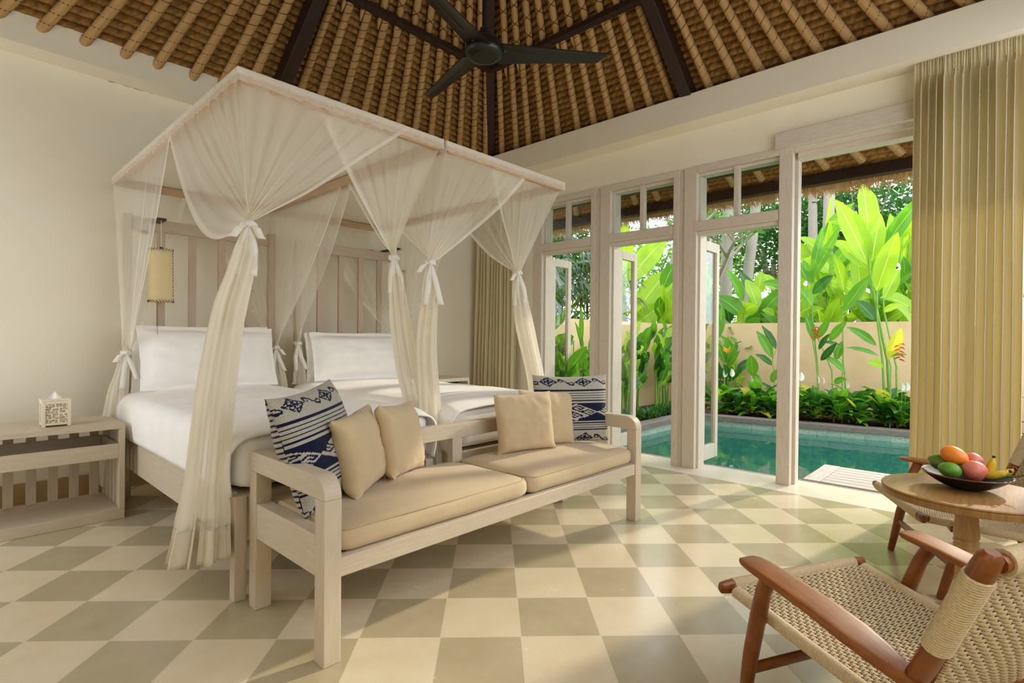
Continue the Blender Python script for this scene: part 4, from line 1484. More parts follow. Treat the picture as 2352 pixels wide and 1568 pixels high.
p1 = fruit('pink_fruit', (BX-.038, BY-.024, Z+.080), (.2, .8, .5), .037, .085, MAT['pink'], 'large speckled pink fruit at the front of the bowl', 'fruit', 'pink fruits', seed=4, nip=.12)
fruit('pink_fruit', (BX+.032, BY-.018, Z+.105), (.4, .6, .7), .031, .066, MAT['pink'], 'smaller pink fruit behind the large speckled one in the bowl', 'fruit', 'pink fruits', seed=5, nip=.12)
bn = thing('banana_bunch', 'three stubby yellow bananas at the right of the fruit bowl', 'bananas', (BX, BY-.085, Z+.03))
for (p0, p1, p2, r) in (((.01, -.052, .05), (.005, -.072, .088), (.0, -.078, .132), .0165), ((-.02, -.050, .062), (-.035, -.078, .064), (-.035, -.122, .092), .017), ((.02, -.070, .060), (.015, -.100, .064), (.008, -.136, .096), .0155)):
    q = [V((BX, BY, Z))+V(p) for p in (p0, p1, p2)]
    pts = []
    for k in range(13):
        a = k/12
        pts.append(q[0]*(1-a)**2+q[1]*2*a*(1-a)+q[2]*a*a)
    rs = [r*(.35+.65*min(1, (math.sin(PI*min(1, .08+.88*k/12))**.6))) for k in range(13)]
    rs[-1] = r*.30; rs[-2] = r*.42
    m = MB(); m.tube(pts, rs, 6)
    b = obj('banana', m, MAT['banana'], bn, sub=1, ang=80)
    m = MB(); m.tube([pts[-1], pts[-1]+(pts[-1]-pts[-2]).normalized()*.007], [r*.30, r*.34], 8)
    obj('banana_tip', m, MAT['bananatip'], b)
mb = MB()
mb.grid(lambda u, v: V((BX-.02+.012*v, BY-.055-.125*u, Z+.056+.036*u*u+.004*math.sin(u*6)+.006*abs(2*v-1)))+V((0, 0, 0)), 16, 3)
tag(obj('leaf_strip', mb, MAT['pandan'], solid=.001), 'dark green leaf strip under the bananas at the bowl edge', 'leaf')
# ------------------------------------------------------------------ pool and garden ground
def skx(y): return 7.22+.183*(2.95-y)
def pool_mat():
    t = NT('green_pool_stone')
    v = t.world()
    br = t.N('TexBrick', {'Vector': v, 'Scale': 1.0, 'Mortar Size': .004, 'Brick Width': .20, 'Row Height': .20, 'Color1': lin('#8fd6c4'), 'Color2': lin('#74bfae'), 'Mortar': lin('#a6dccd')}, offset=0.0)
    col = t.mix(t.ramp(t.noise(v, 2.5, 4).outputs[0], [(.35, (0, 0, 0, 1)), (.75, (.8, .8, .8, 1))]), br.outputs[0], lin('#6fbcae'))
    return t.end(t.bsdf(col, .6, None, .3))
MAT['poolstone'] = pool_mat()
def band_mat():
    t = NT('pool_rim_tile')
    v = t.world()
    sp = t.N('SeparateXYZ'); t.l.new(v, sp.inputs[0])
    cb = t.N('CombineXYZ'); t.l.new(t.math('ADD', sp.outputs[0], sp.outputs[1]), cb.inputs[0]); t.l.new(sp.outputs[2], cb.inputs[1])
    br = t.N('TexBrick', {'Vector': cb.outputs[0], 'Scale': 1.0, 'Mortar Size': .003, 'Brick Width': .20, 'Row Height': .10, 'Color1': lin('#a9b3a2'), 'Color2': lin('#93a294'), 'Mortar': lin('#7d8b7e')})
    col = t.mix(t.ramp(t.noise(v, 30, 5).outputs[0], [(.45, (0, 0, 0, 1)), (.75, (.8, .8, .8, 1))]), br.outputs[0], lin('#6f8077'))
    return t.end(t.bsdf(col, .6, None, .3))
MAT['rimtile'] = band_mat()
def water_mat():
    t = NT('pool_water')
    v = t.world()
    n = t.noise(v, 3.2, 3, .5, .3); n2 = t.noise(v, 11, 2)
    nm = t.bump(t.math('ADD', t.math('MULTIPLY', n.outputs[0], .8), t.math('MULTIPLY', n2.outputs[0], .2)), .045, .05)
    tp = t.N('BsdfTransparent', {'Color': (.62, .95, .88, 1)})
    df = t.N('BsdfDiffuse', {'Color': lin('#2f9a8a')})
    m0 = t.N('MixShader', {0: .16}); t.l.new(tp.outputs[0], m0.inputs[1]); t.l.new(df.outputs[0], m0.inputs[2])
    gl = t.N('BsdfGlossy', {'Color': (1, 1, 1, 1), 'Roughness': .03}); t.l.new(nm, gl.inputs['Normal'])
    fr = t.N('Fresnel', {'IOR': 1.33}); t.l.new(nm, fr.inputs['Normal'])
    m = t.N('MixShader'); t.l.new(fr.outputs[0], m.inputs[0]); t.l.new(m0.outputs[0], m.inputs[1]); t.l.new(gl.outputs[0], m.inputs[2])
    return t.end(m.outputs[0])
MAT['water'] = water_mat()
YP0, YP1, ZWAT = -3.0, 3.24, -.05
poly = [(4.80, YP0), (skx(YP0), YP0), (skx(YP1), YP1), (4.80, YP1)]
m = MB()
m.prism(poly, 2, -1.02, -1.0)
struct('pool_floor', m, MAT['poolstone'], 'green stone floor of the swimming pool', 'pool')
m = MB()
m.prism([(skx(YP0), YP0), (skx(YP0)+.25, YP0), (skx(YP1)+.25, YP1+.2), (skx(YP1), YP1)], 2, -1.02, .02)
m.prism([(4.70, YP1), (skx(YP1), YP1), (skx(YP1)+.25, YP1+.2), (4.70, YP1+.2)], 2, -1.02, .02)
struct('pool_wall', m, MAT['rimtile'], 'grey green stone tile wall round the far sides of the pool', 'pool wall')
m = MB(); m.box(4.72, 4.80, YP0, YP1, -1.02, -.29)
struct('pool_side', m, MAT['poolstone'], 'green stone side of the pool below the doors', 'pool wall')
m = MB()
m.v += [V((a, b, ZWAT)) for a, b in poly]; m.f.append((0, 1, 2, 3))
tag(obj('pool_water', m, MAT['water'], smooth=False), 'clear green water filling the swimming pool', 'water', None, 'structure')
m = MB()
k = .17
m.prism([(skx(YP0)-.01, YP0), (skx(YP0)+k, YP0), (skx(YP1)+k, YP1+.18), (skx(YP1)-.01, YP1-.01)], 2, .022, .088)
tag(obj('kerb_board', m, MAT['kby'], bevel=.004), 'weathered wooden board capping the far edge of the pool', 'kerb')
m = MB()
m.prism([(4.70, YP1-.01), (skx(YP1)-.011, YP1-.01), (skx(YP1)+k-.02, YP1+.178), (4.70, YP1+.18)], 2, .022, .088)
tag(obj('kerb_board', m, MAT['kbx'], bevel=.004), 'weathered wooden board capping the bedside end of the pool', 'kerb')
d = thing('pool_deck', 'small weathered timber deck reaching over the pool outside the widest opening', 'deck', (5.15, 0, -.06))
yD = 1.238
mb = MB(); mb.box(4.802, 5.50, yD-.125, yD, -.045, -.002)
obj('border_board', mb, MAT['dekx'], d, bevel=.003)
for i in range(7):
    xx = 4.804+i*.0995
    mb = MB(); mb.box(xx, xx+.092, -2.0, yD-.128, -.040, -.003)
    obj('deck_board', mb, MAT['deky'], d, bevel=.003)
mb = MB(); mb.box(4.81, 5.49, -2.0, yD-.01, -.075, -.046)
obj('deck_frame', mb, MAT['deky'], d)
for yy in (1.15, -.6):
    mb = MB(); mb.box(5.38, 5.46, yy-.04, yy+.04, -1.0, -.075)
    obj('deck_post', mb, MAT['deky'], d)

MAT['gwall'] = plain('ochre_garden_wall', '#dcc198', .85, .15, '#d2b489', 3, .12, 40, bdist=.004)
MAT['soil'] = plain('dark_planter_soil', '#2b2118', .95, .05, '#4a3b28', 14, .5, 30, bdist=.02)
MAT['lawn'] = plain('garden_ground', '#4a5a26', .95, .05, '#6b7a35', 2, .3, 30, bdist=.02)
XG, YG, ZG = 8.7, 4.30, 1.383
m = MB(); m.box(XG, XG+.13, -3, YG+.13, -.1, ZG); m.box(4.64, XG, YG, YG+.13, -.1, ZG)
struct('garden_wall', m, MAT['gwall'], 'plain ochre garden wall behind the planting round the pool', 'garden wall')
m = MB()
m.prism([(skx(YP0)+k, YP0), (XG, YP0), (XG, YG), (skx(YP1)+k, YG), (skx(YP1)+k, YP1+.18)], 2, -.1, .055)
m.prism([(4.65, YP1+.18), (skx(YP1)+k, YP1+.18), (skx(YP1)+k, YG), (4.65, YG)], 2, -.1, .055)
struct('planting_bed', m, MAT['soil'], 'dark soil of the planting bed between the pool and the garden wall', 'soil')
m = MB(); m.box(XG+.13, 40, -14, 40, -.1, 0); m.box(4.65, XG+.13, YG+.13, 40, -.1, 0)
struct('garden_ground', m, MAT['lawn'], 'green ground of the garden beyond the wall', 'ground')

# ------------------------------------------------------------------ leaves
def leaf_mat(name, c1, c2, rib, tcol, rough=.38, tr=.42, vein=30, spec=.45):
    t = NT(name)
    uv = t.N('UVMap')
    sp = t.N('SeparateXYZ'); t.l.new(uv.outputs[0], sp.inputs[0])
    across = t.math('ABSOLUTE', t.math('SUBTRACT', sp.outputs[1], .5))
    ribm = t.math('LESS_THAN', across, .028)
    vv = t.math('SINE', t.math('MULTIPLY', t.math('SUBTRACT', sp.outputs[0], t.math('MULTIPLY', across, .25)), vein*6.28))
    oi = t.N('ObjectInfo')
    pos = t.N('NewGeometry')
    n = t.noise(pos.outputs['Position'], 2.3, 2)
    col = t.ramp(n.outputs[0], [(.35, lin(c1)), (.65, lin(c2))])
    col = t.mix(t.math('MULTIPLY', t.math('ADD', vv, 1.0), .06), col, lin(rib))
    col = t.mix(ribm, col, lin(rib))
    nm = t.bump(vv, .12, .002)
    b = t.bsdf(col, rough, nm, spec)
    tl = t.N('BsdfTranslucent')
    tc = t.mix(.5, col, lin(tcol)); t.l.new(tc, tl.inputs[0])
    mx = t.N('MixShader', {0: tr}); t.l.new(b, mx.inputs[1]); t.l.new(tl.outputs[0], mx.inputs[2])
    return t.end(mx.outputs[0])
MAT['lime'] = leaf_mat('lime_leaf', '#86b41c', '#a8cf2e', '#d3e47a', '#cdf02a', tr=.5)
MAT['leaf'] = leaf_mat('green_leaf', '#3f7f22', '#62a02a', '#9cc65a', '#8fd024')
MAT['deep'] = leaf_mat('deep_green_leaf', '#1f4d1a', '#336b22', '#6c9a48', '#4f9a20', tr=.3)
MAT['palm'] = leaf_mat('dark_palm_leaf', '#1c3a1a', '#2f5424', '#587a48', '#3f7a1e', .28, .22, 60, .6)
MAT['palmlight'] = leaf_mat('sun_coloured_palm_leaf', '#7fa31f', '#a4c233', '#c6d870', '#c2e02a', .35, .5, 60)  # lit copy of the palm leaf: sunlight is put into the colour
MAT['yellow'] = leaf_mat('yellowing_leaf', '#b8b828', '#d2cf3c', '#e4e08a', '#e8e040', .4, .5)
MAT['stem'] = plain('plant_stem', '#6f9a3c', .5, .3, '#86ab4c', 8, .05)
MAT['brownstem'] = plain('brown_cane', '#5a4a33', .8, .1, '#6d5b40', 10, .2)
MAT['spathe'] = plain('white_spathe', '#f4f2e4', .5, .3, bump=0)
MAT['orange'] = plain('orange_bract', '#ef9a1e', .45, .3, '#f5b92e', 20, 0)
MAT['red'] = plain('red_bract', '#c2321e', .45, .3, '#d8532c', 20, 0)
MAT['trunk'] = grainy('pale_palm_trunk', '#8f867b', '#bdb4a8', (6, 6, 60), 3, .85, .4, .3, .7)
MAT['bark'] = grainy('grey_branch_bark', '#8b8175', '#b1a899', (9, 9, 9), 4, .85, .3, .3, .7)

def leaf3(m, B, M_, T, w, nh=(-.8, -.3, .5), fold=.16, nu=10, nv=4, prof=.75, seed=0.0, wav=.03):
    """blade along the curve B-M-T, w wide, its face turned towards nh"""
    B, M_, T, nh = V(B), V(M_), V(T), V(nh).normalized()
    o = len(m.v)
    L = (T-B).length
    for i in range(nu+1):
        u = i/nu
        c = B*(1-u)**2+M_*2*u*(1-u)+T*u*u
        d = ((M_-B)*(1-u)+(T-M_)*u)
        d = d.normalized() if d.length > 1e-9 else (T-B).normalized()
        s = d.cross(nh)
        s = s.normalized() if s.length > 1e-4 else d.orthogonal().normalized()
        n = s.cross(d)
        ww = w*.5*max(0, math.sin(PI*min(1, u**prof)))**.85
        if i == 0: ww = w*.03
        if i == nu: ww = 0.0005
        for j in range(nv+1):
            v = j/nv
            x = 2*v-1
            r = wav*w*math.sin(u*17+seed*7+(3 if x > 0 else 0))*abs(x)
            m.v.append(c+s*(x*ww)+n*(abs(x)**1.3*ww*2*fold+r))
    for i in range(nu):
        for j in range(nv):
            a = o+i*(nv+1)+j
            m.uv[len(m.f)] = ((i/nu, j/nv), ((i+1)/nu, j/nv), ((i+1)/nu, (j+1)/nv), (i/nu, (j+1)/nv))
            m.f.append((a, a+nv+1, a+nv+2, a+1))
GL = {'A': [((8.35, 1.401, 2.512), (8.5, 1.513, 3.257), 0.292), ((8.2, 1.379, 2.093), (8.05, 1.734, 2.973), 0.313), ((8.3, 1.355, 2.156), (8.4, 1.287, 2.785), 0.202), ((8.15, 1.273, 1.753), (8.05, 1.046, 2.461), 0.238), ((8.4, 1.432, 2.082), (8.5, 1.807, 2.517), 0.211), ((8.05, 1.618, 1.503), (7.95, 1.306, 1.948), 0.153), ((8.1, 1.285, 1.39), (7.95, 1.462, 1.631), 0.167), ((8.05, 1.259, 1.066), (7.85, 1.545, 1.296), 0.105), ((8.0, 1.221, 0.934), (7.8, 1.544, 1.033), 0.078), ((7.95, 1.112, 0.899), (7.8, 0.97, 1.285), 0.144), ((8.1, 1.201, 1.493), (8.0, 0.963, 1.55), 0.104), ((8.4, 1.232, 1.669), (8.5, 1.087, 2.064), 0.162), ((8.5, 1.512, 1.687), (8.6, 1.586, 2.4), 0.206), ((8.5, 1.708, 1.81), (8.5, 1.83, 2.318), 0.172), ((7.9, 1.088, 0.934), (7.8, 0.913, 0.958), 0.076), ((7.9, 1.164, 0.805), (7.7, 1.292, 0.856), 0.119)], 'B': [((8.3, 2.054, 1.95), (8.4, 1.945, 2.718), 0.12), ((8.25, 2.034, 1.982), (8.15, 1.676, 2.645), 0.126), ((8.1, 1.989, 1.75), (8.0, 1.72, 1.978), 0.135), ((8.1, 1.998, 1.591), (8.0, 2.153, 1.859), 0.16), ((8.3, 2.107, 1.943), (8.3, 2.237, 2.226), 0.136), ((8.35, 2.07, 1.906), (8.45, 2.206, 2.274), 0.14), ((8.0, 1.941, 1.111), (7.9, 2.037, 1.489), 0.122), ((8.0, 1.908, 1.148), (7.9, 1.736, 1.413), 0.102), ((8.0, 1.761, 1.118), (7.85, 1.535, 1.373), 0.109), ((7.95, 1.875, 1.002), (7.8, 1.708, 1.211), 0.082), ((7.9, 1.837, 0.858), (7.8, 1.633, 1.096), 0.091), ((7.9, 1.782, 0.919), (7.65, 1.499, 0.704), 0.112), ((8.0, 1.692, 0.869), (8.0, 1.616, 1.123), 0.1), ((7.9, 1.824, 1.103), (7.8, 1.582, 1.053), 0.063), ((7.8, 1.662, 0.583), (7.7, 1.498, 0.642), 0.088)], 'C': [((8.15, 2.514, 0.867), (8.05, 2.704, 1.253), 0.143), ((8.2, 2.48, 0.987), (8.2, 2.681, 1.332), 0.123), ((8.0, 2.466, 0.769), (7.8, 2.631, 0.919), 0.101), ((8.0, 2.727, 0.605), (7.85, 2.708, 0.913), 0.169), ((8.0, 2.718, 0.635), (7.8, 2.536, 0.422), 0.1), ((8.1, 2.504, 0.524), (8.1, 2.436, 0.714), 0.099)], 'D': [((8.2, 3.295, 1.161), (8.2, 3.258, 1.682), 0.128), ((8.15, 3.285, 1.14), (8.15, 3.293, 1.479), 0.106), ((8.0, 3.127, 0.769), (7.9, 3.209, 1.092), 0.12), ((8.0, 3.106, 0.697), (7.9, 2.871, 0.967), 0.095), ((7.9, 3.153, 0.525), (7.75, 3.182, 0.869), 0.094), ((7.9, 3.005, 0.564), (7.7, 3.036, 0.775), 0.093), ((7.9, 3.03, 0.512), (7.8, 2.807, 0.741), 0.105), ((8.1, 3.178, 0.921), (8.1, 3.123, 1.182), 0.084), ((8.0, 3.171, 1.026), (7.9, 3.272, 1.149), 0.062), ((8.05, 3.136, 0.777), (7.95, 2.94, 1.08), 0.1)], 'E': [((9.3, 3.037, 1.412), (9.3, 3.26, 1.869), 0.275), ((9.6, 3.206, 1.66), (9.8, 3.619, 2.391), 0.226), ((9.2, 2.847, 1.653), (9.2, 3.006, 1.59), 0.134), ((9.3, 2.907, 1.41), (9.4, 2.879, 1.926), 0.25), ((9.9, 3.309, 1.923), (10.1, 3.308, 2.359), 0.221), ((9.4, 3.598, 1.422), (9.4, 3.687, 1.787), 0.193), ((9.5, 3.908, 1.454), (9.6, 3.98, 1.936), 0.199), ((9.1, 3.346, 1.411), (9.0, 3.201, 1.677), 0.115), ((9.1, 2.783, 1.513), (9.0, 2.941, 1.602), 0.155), ((9.8, 3.002, 1.972), (9.9, 3.219, 2.283), 0.19)], 'F': [((9.6, 1.279, 2.272), (9.8, 1.379, 3.045), 0.224), ((9.7, 1.19, 2.153), (9.8, 1.195, 3.038), 0.224), ((9.2, 1.808, 1.454), (9.3, 2.287, 2.416), 0.226), ((9.2, 1.988, 1.416), (9.2, 2.16, 1.8), 0.23), ((9.3, 1.279, 1.428), (9.4, 1.249, 1.949), 0.258), ((9.3, 1.529, 1.392), (9.3, 1.62, 1.862), 0.284), ((9.3, 2.432, 1.404), (9.3, 2.478, 1.952), 0.219), ((9.4, 1.134, 1.843), (9.4, 1.156, 2.339), 0.178), ((9.4, 1.816, 1.88), (9.4, 1.821, 2.299), 0.168), ((9.9, 2.033, 2.372), (9.9, 2.153, 2.675), 0.156)]}
GS = {'A': [([(8.2, 1.109, 0.361), (8.2, 1.158, 0.883), (8.2, 1.259, 1.411), (8.2, 1.363, 2.021), (8.2, 1.379, 2.487)], 0.021), ([(8.15, 1.16, 0.36), (8.15, 1.202, 0.882), (8.15, 1.266, 1.409), (8.15, 1.273, 1.762)], 0.017), ([(8.1, 1.032, 0.375), (8.1, 1.051, 0.803), (8.1, 1.187, 1.493), (8.1, 1.196, 1.667)], 0.014), ([(7.97, 1.093, 0.482), (7.97, 1.09, 0.806), (7.97, 1.112, 0.907)], 0.01), ([(8.1, 1.55, 0.439), (8.1, 1.625, 0.869), (8.1, 1.64, 1.505)], 0.011)], 'B': [([(8.2, 1.927, 0.365), (8.2, 1.945, 0.761), (8.2, 2.015, 1.425), (8.2, 2.033, 1.921)], 0.012), ([(8.15, 1.882, 0.372), (8.15, 1.954, 0.857), (8.15, 2.064, 1.519), (8.15, 2.069, 1.938)], 0.01), ([(7.98, 1.698, 0.399), (7.98, 1.726, 0.724), (7.98, 1.8, 0.921), (7.98, 1.9, 1.158)], 0.009), ([(8.0, 1.608, 0.423), (8.0, 1.61, 0.872), (8.0, 1.692, 0.905), (8.0, 1.761, 1.118)], 0.009)], 'C': [([(8.1, 2.46, 0.251), (8.1, 2.468, 0.644), (8.1, 2.498, 0.839), (8.1, 2.453, 0.978)], 0.009), ([(8.0, 2.656, 0.242), (8.0, 2.718, 0.595)], 0.008)], 'D': [([(8.05, 3.161, 0.194), (8.05, 3.154, 0.527), (8.05, 3.147, 0.777), (8.05, 3.182, 1.13), (8.05, 3.228, 1.161)], 0.01), ([(7.95, 3.03, 0.213), (7.95, 3.043, 0.498), (7.95, 3.087, 0.72)], 0.008)]}
rg = random.Random(77)
CL = {'A': ('tall heliconia with the broadest upright leaves, beside the curtain', 'lime', (8.2, 1.15, .055)),
      'B': ('slender heliconia with spreading leaves right of the broad timber post', 'leaf', (8.1, 2.05, .055)),
      'C': ('short heliconia against the garden wall left of the broad timber post', 'leaf', (8.05, 2.4, .055)),
      'D': ('small heliconia with orange flowers right of the third folded door leaf', 'leaf', (8.0, 3.1, .055)),
      'E': ('clump of broad pale leaves behind the garden wall, seen through the third door bay', 'lime', (9.4, 2.9, 0)),
      'F': ('clump of broad pale leaves behind the garden wall, left of the curtain', 'lime', (9.5, 1.7, 0))}
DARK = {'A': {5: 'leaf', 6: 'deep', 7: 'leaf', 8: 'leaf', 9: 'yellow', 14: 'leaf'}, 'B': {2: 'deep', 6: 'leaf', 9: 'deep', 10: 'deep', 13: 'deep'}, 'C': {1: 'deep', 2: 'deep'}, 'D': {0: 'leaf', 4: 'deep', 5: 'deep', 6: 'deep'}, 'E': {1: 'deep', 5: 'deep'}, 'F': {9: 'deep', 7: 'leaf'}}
def flowerspike(mb, p, n, ln, hang):
    p = V(p)
    for k in range(n):
        s = 1 if k % 2 else -1
        q = p+V((0, 0, (-1 if hang else .6)*ln*k/n))
        mb.tube([q, q+V((-.012, s*.03, .014 if not hang else -.008)), q+V((-.02, s*.055, .03 if not hang else -.03))], [.008, .009, .002], 6)
for cl, (lab, dm, base) in CL.items():
    t = thing('heliconia_plant' if cl < 'E' else 'banana_plant', lab, 'plant', base)
    by = {}
    for i, (B, T, w) in enumerate(GL[cl]):
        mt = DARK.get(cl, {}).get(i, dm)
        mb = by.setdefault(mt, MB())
        B, T = V(B), V(T)
        d = T-B
        nh = V((-.75+rg.uniform(-.2, .3), -.45+rg.uniform(-.3, .3), .35+rg.uniform(-.2, .3)))
        mid = (B+T)/2+V((-.06, -.02, .10))*d.length*rg.uniform(.3, 1.2)
        leaf3(mb, B, mid, T, w, nh, .17, 12, 6, .8, i)
    for mt, mb in by.items():
        obj('foliage', mb, MAT[mt], t, ang=60)
    sm = MB()
    if cl in GS:
        for pts, r in GS[cl]:
            pts = [V(p) for p in pts]
            pts[0].z = .05
            sm.tube(pts, [r*(1-.45*k/(len(pts)-1)) for k in range(len(pts))], 7)
    else:
        for (B, T, w) in GL[cl]:
            B = V(B)
            r0 = V(base)+V((rg.uniform(-.15, .15), (B.y-base[1])*.8, 0))
            sm.tube([r0, (r0+B)/2+V((0, 0, .1)), B, B.lerp(V(T), .15)], [.03, .022, .012, .006], 6)
    obj('stem', sm, MAT['stem'], t)
    fm = MB()
    if cl == 'D': flowerspike(fm, (7.9, 3.06, .93), 6, .10, False); obj('flower', fm, MAT['orange'], t)
    if cl == 'B': flowerspike(fm, (7.95, 1.91, 1.30), 7, .16, True); obj('flower', fm, MAT['red'], t)
    if cl == 'C': flowerspike(fm, (7.95, 2.13, 1.42), 5, .10, False); obj('flower', fm, MAT['orange'], t)
    if cl == 'A': flowerspike(fm, (7.9, .995, 1.10), 9, .22, True); obj('flower', fm, MAT['red'], t)

def heliconia(x, y, h, seed, label, mats, group=None, wide=.14, z0=.055, nst=4):
    r = random.Random(seed)
    t = thing('heliconia_plant', label, 'plant', (x, y, z0), group=group)
    sm = MB(); by = {}
    for s in range(nst):
        bx, by_ = x+r.uniform(-.10, .10), y+r.uniform(-.08, .08)
        hh = h*r.uniform(.75, 1.05)
        lean = V((r.uniform(-.12, .12), r.uniform(-.14, .10), 0))
        P = [V((bx, by_, z0))+lean*(k/5)**1.5+V((0, 0, hh*k/5)) for k in range(6)]
        sm.tube(P, [.011, .010, .009, .008, .006, .004], 6)
        for k in range(5):
            q = .38+.62*k/4.3
            i = min(4, int(q*5)); b = P[i].lerp(P[i+1], q*5-i)
            a = r.uniform(0, 2*PI)
            out = V((math.cos(a), math.sin(a), 0))
            ln = hh*r.uniform(.24, .36)
            up = r.uniform(.25, .95)
            if by_ > 3.4: out.y = -abs(out.y)*.5
            T = b+out*ln*(1-.35*up)+V((0, 0, ln*up))
            mid = b.lerp(T, .5)+V((0, 0, ln*.16))
            mt = r.choice(mats)
            leaf3(by.setdefault(mt, MB()), b, mid, T, wide*r.uniform(.6, 1.1), (-.6*1+r.uniform(-.4, .3), -.6+r.uniform(-.4, .4), .5), .16, 9, 4, .8, k)
    for mt, mb in by.items(): obj('foliage', mb, MAT[mt], t, ang=60)
    obj('stem', sm, MAT['stem'], t)
    return t
GH = 'heliconias against the bedside garden wall'
hx = [5.02, 5.42, 5.95, 6.35, 6.72, 7.05, 7.4, 7.72, 8.05]
for i, x in enumerate(hx):
    heliconia(x, 3.98+.12*((i*7) % 3-1), [1.05, .80, .95, .98, 1.12, 1.05, 1.12, 1.02, 1.1][i], 100+i,
              ['young wide leaved heliconia against the sunlit wall, nearest the beds',
               'sparse heliconia in front of the sunlit garden wall, second from the beds'][i] if i < 2 else 'tall leafy heliconia in the dense row behind the middle door bay',
              ['leaf', 'leaf', 'deep'] if i < 2 else ['leaf', 'lime', 'leaf', 'deep'], GH if i > 1 else None, .15 if i < 2 else .125, nst=3 if i < 2 else 5)
for i, (x, y, h) in enumerate(((8.3, 3.75, 1.25), (8.45, 3.2, 1.0))):
    heliconia(x, y, h, 140+i, ['heliconia in the far corner of the garden wall', 'heliconia just left of the small orange flowered one by the wall'][i], ['leaf', 'deep', 'lime'], None, .14)

for i, (x, y, h) in enumerate(((9.1, 3.9, 1.9), (9.15, 3.2, 2.0), (9.2, 2.6, 1.9), (9.2, 2.05, 2.2), (9.25, 1.5, 2.4), (9.3, .95, 2.3), (9.9, 2.3, 2.7), (9.8, 1.2, 2.9), (9.0, 4.7, 2.1))):
    heliconia(x, y, h, 180+i, 'tall broad leaved heliconia in the thicket just behind the far garden wall', ['lime', 'lime', 'leaf'], 'heliconia thicket behind the far wall', .26, 0, 5)
# big leaf by the first bay
t = thing('heliconia_plant', 'heliconia with large bright leaves just outside the folded leaf of the bedside bay', 'plant', (5.05, 3.75, .055))
mb = MB()
for (b, tt, w) in (((4.98, 3.78, .66), (5.16, 3.62, 1.03), .17), ((5.28, 3.9, 1.10), (4.92, 3.85, .96), .11), ((4.86, 3.9, 1.20), (5.12, 3.85, 1.47), .11), ((5.42, 3.85, .96), (5.16, 3.8, 1.32), .05), ((5.45, 3.8, .95), (5.60, 3.75, 1.27), .09), ((5.36, 3.85, 1.0), (5.36, 3.85, 1.52), .06), ((5.05, 3.8, .55), (4.96, 3.6, .85), .12)):
    b, tt = V(b), V(tt)
    leaf3(mb, b, (b+tt)/2+V((-.02, -.02, .05)), tt, w, (-.7, -.6, .3), .15, 12, 6, .8)
obj('foliage', mb, MAT['leaf'], t, ang=60)
mb = MB()
for (a, b) in (((5.05, 3.8, .05), (4.98, 3.78, .66)), ((5.3, 3.95, .05), (5.28, 3.9, 1.1)), ((5.42, 3.85, .05), (5.42, 3.85, .98)), ((4.9, 3.95, .05), (4.86, 3.9, 1.2))):
    mb.tube([a, V(a).lerp(V(b), .5)+V((.02, 0, 0)), b], [.011, .009, .005], 6)
obj('stem', mb, MAT['stem'], t)

# ---- low hedge of peace lilies along the far kerb
def peace_lily(seed, fl):
    r = random.Random(seed)
    t = thing('peace_lily', 'low bushy peace lily in the hedge along the far pool edge', 'plant', (0, 0, 0), group='peace lily hedge along the pool')
    by = {}
    for k in range(24):
        a = r.uniform(0, 2*PI)
        ln = r.uniform(.15, .30)
        out = V((math.cos(a), math.sin(a), 0))
        hz = r.uniform(.08, .42)
        b = out*r.uniform(.01, .05)+V((0, 0, hz*.55))
        T = b+out*ln*r.uniform(.6, .95)+V((0, 0, hz*.45-ln*r.uniform(-.05, .35)))
        mid = b.lerp(T, .45)+V((0, 0, ln*.30))
        mt = r.choice(['leaf', 'leaf', 'deep', 'deep', 'lime', 'yellow' if r.random() < .35 else 'leaf'])
        leaf3(by.setdefault(mt, MB()), b, mid, T, ln*.42, (out.x*-.3-.3, out.y*-.3, 1), .12, 7, 4, .7, k)
    for mt, mb in by.items(): obj('foliage', mb, MAT[mt], t, local=True, ang=60)
    if fl:
        mb = MB(); sm = MB()
        for k in range(2):
            a = r.uniform(0, 2*PI)
            p = V((math.cos(a)*.06, math.sin(a)*.06, r.uniform(.42, .54)))
            leaf3(mb, p, p+V((-.01, 0, .05)), p+V((.015, .0, .10)), .055, (-1, -.3, .3), .25, 7, 4, .7)
            sm.tube([(0, 0, .05), p*.6, p], [.003, .0025, .002], 4)
        obj('white_flower', mb, MAT['spathe'], t, local=True)
        obj('flower_stem', sm, MAT['stem'], t, local=True)
    return t
protos = [peace_lily(300+i, i == 2) for i in range(5)]
used = set()
r = random.Random(9)
n = 0
for row in range(3):
    for k in range(13):
        y = 3.05-k*.235+r.uniform(-.05, .05)
        x = skx(y)+.32+row*.24+r.uniform(-.04, .04)
        i = (k*3+row*2) % 5
        z = .05
        if i not in used:
            used.add(i); o = protos[i]; o.location = (x, y, z); o.rotation_euler = (0, 0, r.uniform(0, 6))
        else: o = dup(protos[i], (x, y, z), r.uniform(0, 6))
        s = r.uniform(.95, 1.25)
        o.scale = (s, s, s)
